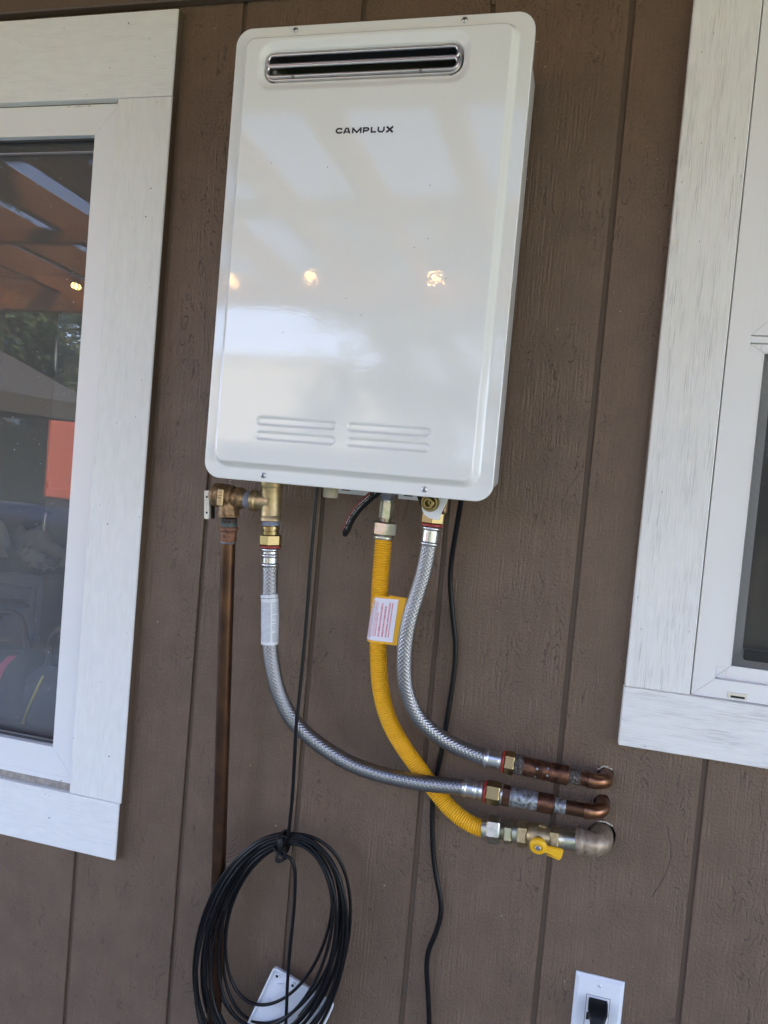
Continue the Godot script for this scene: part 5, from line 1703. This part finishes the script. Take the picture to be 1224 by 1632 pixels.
func build_room() -> void:
	var mb := MB.new()
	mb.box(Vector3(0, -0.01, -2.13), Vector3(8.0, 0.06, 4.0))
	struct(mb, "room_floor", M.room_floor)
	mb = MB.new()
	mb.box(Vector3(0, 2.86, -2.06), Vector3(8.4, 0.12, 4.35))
	struct(mb, "room_ceiling", M.dimmed_room_paint)
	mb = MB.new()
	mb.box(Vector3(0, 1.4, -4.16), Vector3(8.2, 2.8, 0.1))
	struct(mb, "room_back_wall", M.dimmed_room_paint)
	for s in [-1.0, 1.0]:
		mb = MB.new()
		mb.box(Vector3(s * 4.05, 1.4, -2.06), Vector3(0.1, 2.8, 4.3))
		struct(mb, "room_side_wall", M.dimmed_room_paint)
	# tall grey cabinet
	var c := thing("tall_cabinet", Vector3(-1.0, 0.02, -1.5), "tall blue-grey steel cabinet standing inside behind the left window", "cabinet")
	mb = MB.new()
	mb.box(Vector3(-0.98, 0.98, -1.5), Vector3(0.56, 1.92, 0.56), 0.008)
	obj(mb, "carcass", M.cabinet_grey, c)
	for q in [[1.33, 0.0, 1.93], [0.70, 0.0, 1.31]]:
		mb = MB.new()
		mb.box(Vector3(-0.98, (q[0] + q[2]) * 0.5, -1.21), Vector3(0.54, q[2] - q[0], 0.02), 0.005)
		var d := obj(mb, "door", M.cabinet_grey, c)
		mb = MB.new()
		mb.tube(smooth([Vector3(-1.215, q[2] - 0.09, -1.20), Vector3(-1.215, q[2] - 0.09, -1.165), Vector3(-1.215, q[2] - 0.20, -1.165), Vector3(-1.215, q[2] - 0.20, -1.20)], 0.006), 0.007, 10)
		obj(mb, "handle", M.stainless, d)
	# low drawers with a cloth over them
	var dw := thing("drawer_chest", Vector3(-1.25, 0.02, -1.05), "low grey drawer chest inside, half hidden by black bags", "drawers")
	mb = MB.new()
	mb.box(Vector3(-1.30, 0.53, -1.15), Vector3(0.52, 1.02, 0.42), 0.008)
	obj(mb, "carcass", M.cabinet_grey, dw)
	for y in [0.90, 0.66, 0.42]:
		mb = MB.new()
		mb.box(Vector3(-1.30, y, -0.935), Vector3(0.49, 0.21, 0.02), 0.006)
		var f := obj(mb, "drawer", M.cabinet_grey, dw)
		mb = MB.new()
		mb.box(Vector3(-1.16, y + 0.05, -0.918), Vector3(0.20, 0.02, 0.02), 0.008)
		obj(mb, "handle", M.stainless, f)
	var cl := thing("dust_cloth", Vector3(-1.28, 1.04, -1.1), "crumpled pale cloth lying on the grey drawer chest", "cloth")
	mb = MB.new()
	var rows := []
	var n1 := noise(5, 4.0, 3)
	for j in 30:
		var row := PackedVector3Array()
		for i in 30:
			var x := -1.52 + 0.017 * i
			var z := -1.32 + 0.014 * j
			var e := maxf(0.0, absf(i - 15.0) / 15.0 - 0.85) + maxf(0.0, absf(j - 15.0) / 15.0 - 0.85)
			row.append(Vector3(x, 1.055 + 0.10 * absf(n1.get_noise_2d(x * 1.3, z * 1.3)) + 0.16 * maxf(0.0, 0.5 - absf(x + 1.30) * 2.2) * (0.6 + n1.get_noise_2d(z * 2.0, x)) - 0.05 * e, z))
		rows.append(row)
	mb.grid(rows, false, -1.0)
	obj(mb, "folded_cloth", M.dust_sheet, cl)
	# black bags right behind the pane, on a ledge
	var lg := thing("window_ledge", Vector3(-0.75, 0.72, -0.3), "dark shelf inside under the left window", "shelf")
	mb = MB.new()
	mb.box(Vector3(-0.75, 0.775, -0.33), Vector3(1.3, 0.03, 0.38), 0.004)
	obj(mb, "ledge_board", M.dark_frame, lg)
	for x in [-1.3, -0.2]:
		mb = MB.new()
		mb.box(Vector3(x, 0.39, -0.33), Vector3(0.04, 0.74, 0.34), 0.004)
		obj(mb, "ledge_leg", M.dark_frame, lg)
	var bags := [["black canvas tool bag inside, pink ribbon hanging from it", -0.655, 0.155, 0.19], ["black tool bag inside, nearest the window's right edge", -0.500, 0.150, 0.17]]
	for k in 2:
		var q = bags[k]
		var b := thing("tool_bag", Vector3(q[1], 0.79, -0.36), q[0], "bag", "tool bags behind the left window")
		mb = MB.new()
		rows = []
		for j in 14:
			var f := j / 13.0
			var row := PackedVector3Array()
			for i in 24:
				var t := TAU * i / 24
				var bulge := (1.0 + 0.10 * sin(PI * f) + 0.05 * n1.get_noise_2d(cos(t) * 0.3 + k, f * 0.6 + sin(t) * 0.3)) * (1.0 if f < 0.8 else lerpf(1.0, 0.62, (f - 0.8) / 0.2))
				row.append(Vector3(q[1] + signf(cos(t)) * pow(absf(cos(t)), 0.6) * q[2] * 0.5 * bulge, 0.792 + q[3] * f, -0.36 + signf(sin(t)) * pow(absf(sin(t)), 0.6) * 0.075 * bulge))
			rows.append(row)
		mb.grid(rows, true, -1.0)
		obj(mb, "bag_body", M.bag_black, b)
		mb = MB.new()
		mb.tube(smooth([Vector3(q[1] - 0.05, 0.792 + q[3] * 0.9, -0.35), Vector3(q[1] - 0.03, 0.792 + q[3] + 0.07, -0.34), Vector3(q[1] + 0.03, 0.792 + q[3] + 0.07, -0.34), Vector3(q[1] + 0.05, 0.792 + q[3] * 0.9, -0.35)], 0.008), 0.008, 10)
		obj(mb, "grip", M.bag_black, b)
		mb = MB.new()
		if k == 0:
			mb.tube(smooth([Vector3(-0.622, 0.885, -0.283), Vector3(-0.626, 0.850, -0.268), Vector3(-0.634, 0.815, -0.272), Vector3(-0.636, 0.795, -0.275)], 0.006), 0.0022, 8)
		else:
			mb.tube(smooth([Vector3(-0.515, 0.945, -0.290), Vector3(-0.524, 0.900, -0.272), Vector3(-0.542, 0.845, -0.270), Vector3(-0.548, 0.805, -0.275)], 0.006), 0.0030, 8)
		obj(mb, "yellow_cord", M.cord_yellow, b)
		if k == 0:
			mb = MB.new()
			var ribbon := []
			for p in [Vector3(-0.606, 0.975, -0.300), Vector3(-0.612, 0.955, -0.274), Vector3(-0.620, 0.925, -0.266), Vector3(-0.632, 0.890, -0.262)]:
				ribbon.append(PackedVector3Array([p + Vector3(-0.010, 0, 0.002), p, p + Vector3(0.010, 0.003, -0.003)]))
			mb.grid(ribbon, false, 1.0)
			obj(mb, "pink_ribbon", M.strap_pink, b)


# ------------------------------------------------------------------ scene
func _ready() -> void:
	rng.seed = 7
	# camera
	var cam := Camera3D.new()
	cam.name = "camera"
	cam.position = Vector3(0.60898, 1.45, 1.18830)
	cam.rotation = Vector3(-0.0440794, 0.2495140, 0.0863613)
	cam.fov = 66.762
	cam.near = 0.05
	cam.far = 800.0
	add_child(cam)
	# sky, sun, exposure
	var sky_m := ProceduralSkyMaterial.new()
	sky_m.sky_top_color = Color(0.47, 0.63, 0.90)
	sky_m.sky_horizon_color = Color(0.87, 0.905, 0.965)
	sky_m.sky_curve = 0.16
	sky_m.sky_energy_multiplier = 1.3
	sky_m.ground_bottom_color = Color(0.35, 0.36, 0.30)
	sky_m.ground_horizon_color = Color(0.6, 0.65, 0.68)
	var sky := Sky.new()
	sky.sky_material = sky_m
	var env := Environment.new()
	env.background_mode = Environment.BG_SKY
	env.sky = sky
	env.tonemap_mode = Environment.TONE_MAPPER_LINEAR
	env.tonemap_exposure = 6.2
	env.sdfgi_enabled = true
	env.ssao_enabled = true
	env.ssil_enabled = true
	var we := WorldEnvironment.new()
	we.name = "environment"
	we.environment = env
	add_child(we)
	var sun := DirectionalLight3D.new()
	sun.name = "sun"
	sun.light_color = Color(1.0, 0.93, 0.80)
	sun.light_energy = 1.6
	sun.light_angular_distance = 0.5
	sun.shadow_enabled = true
	sun.rotation_degrees = Vector3(-42, 132, 0)        # from behind the house, over its roof
	add_child(sun)

	make_materials()
	build_wall()
	build_left_window()
	build_right_window()
	build_room()
	build_yard()
	build_heater()
	build_fittings()
	build_hoses()
	build_cables()
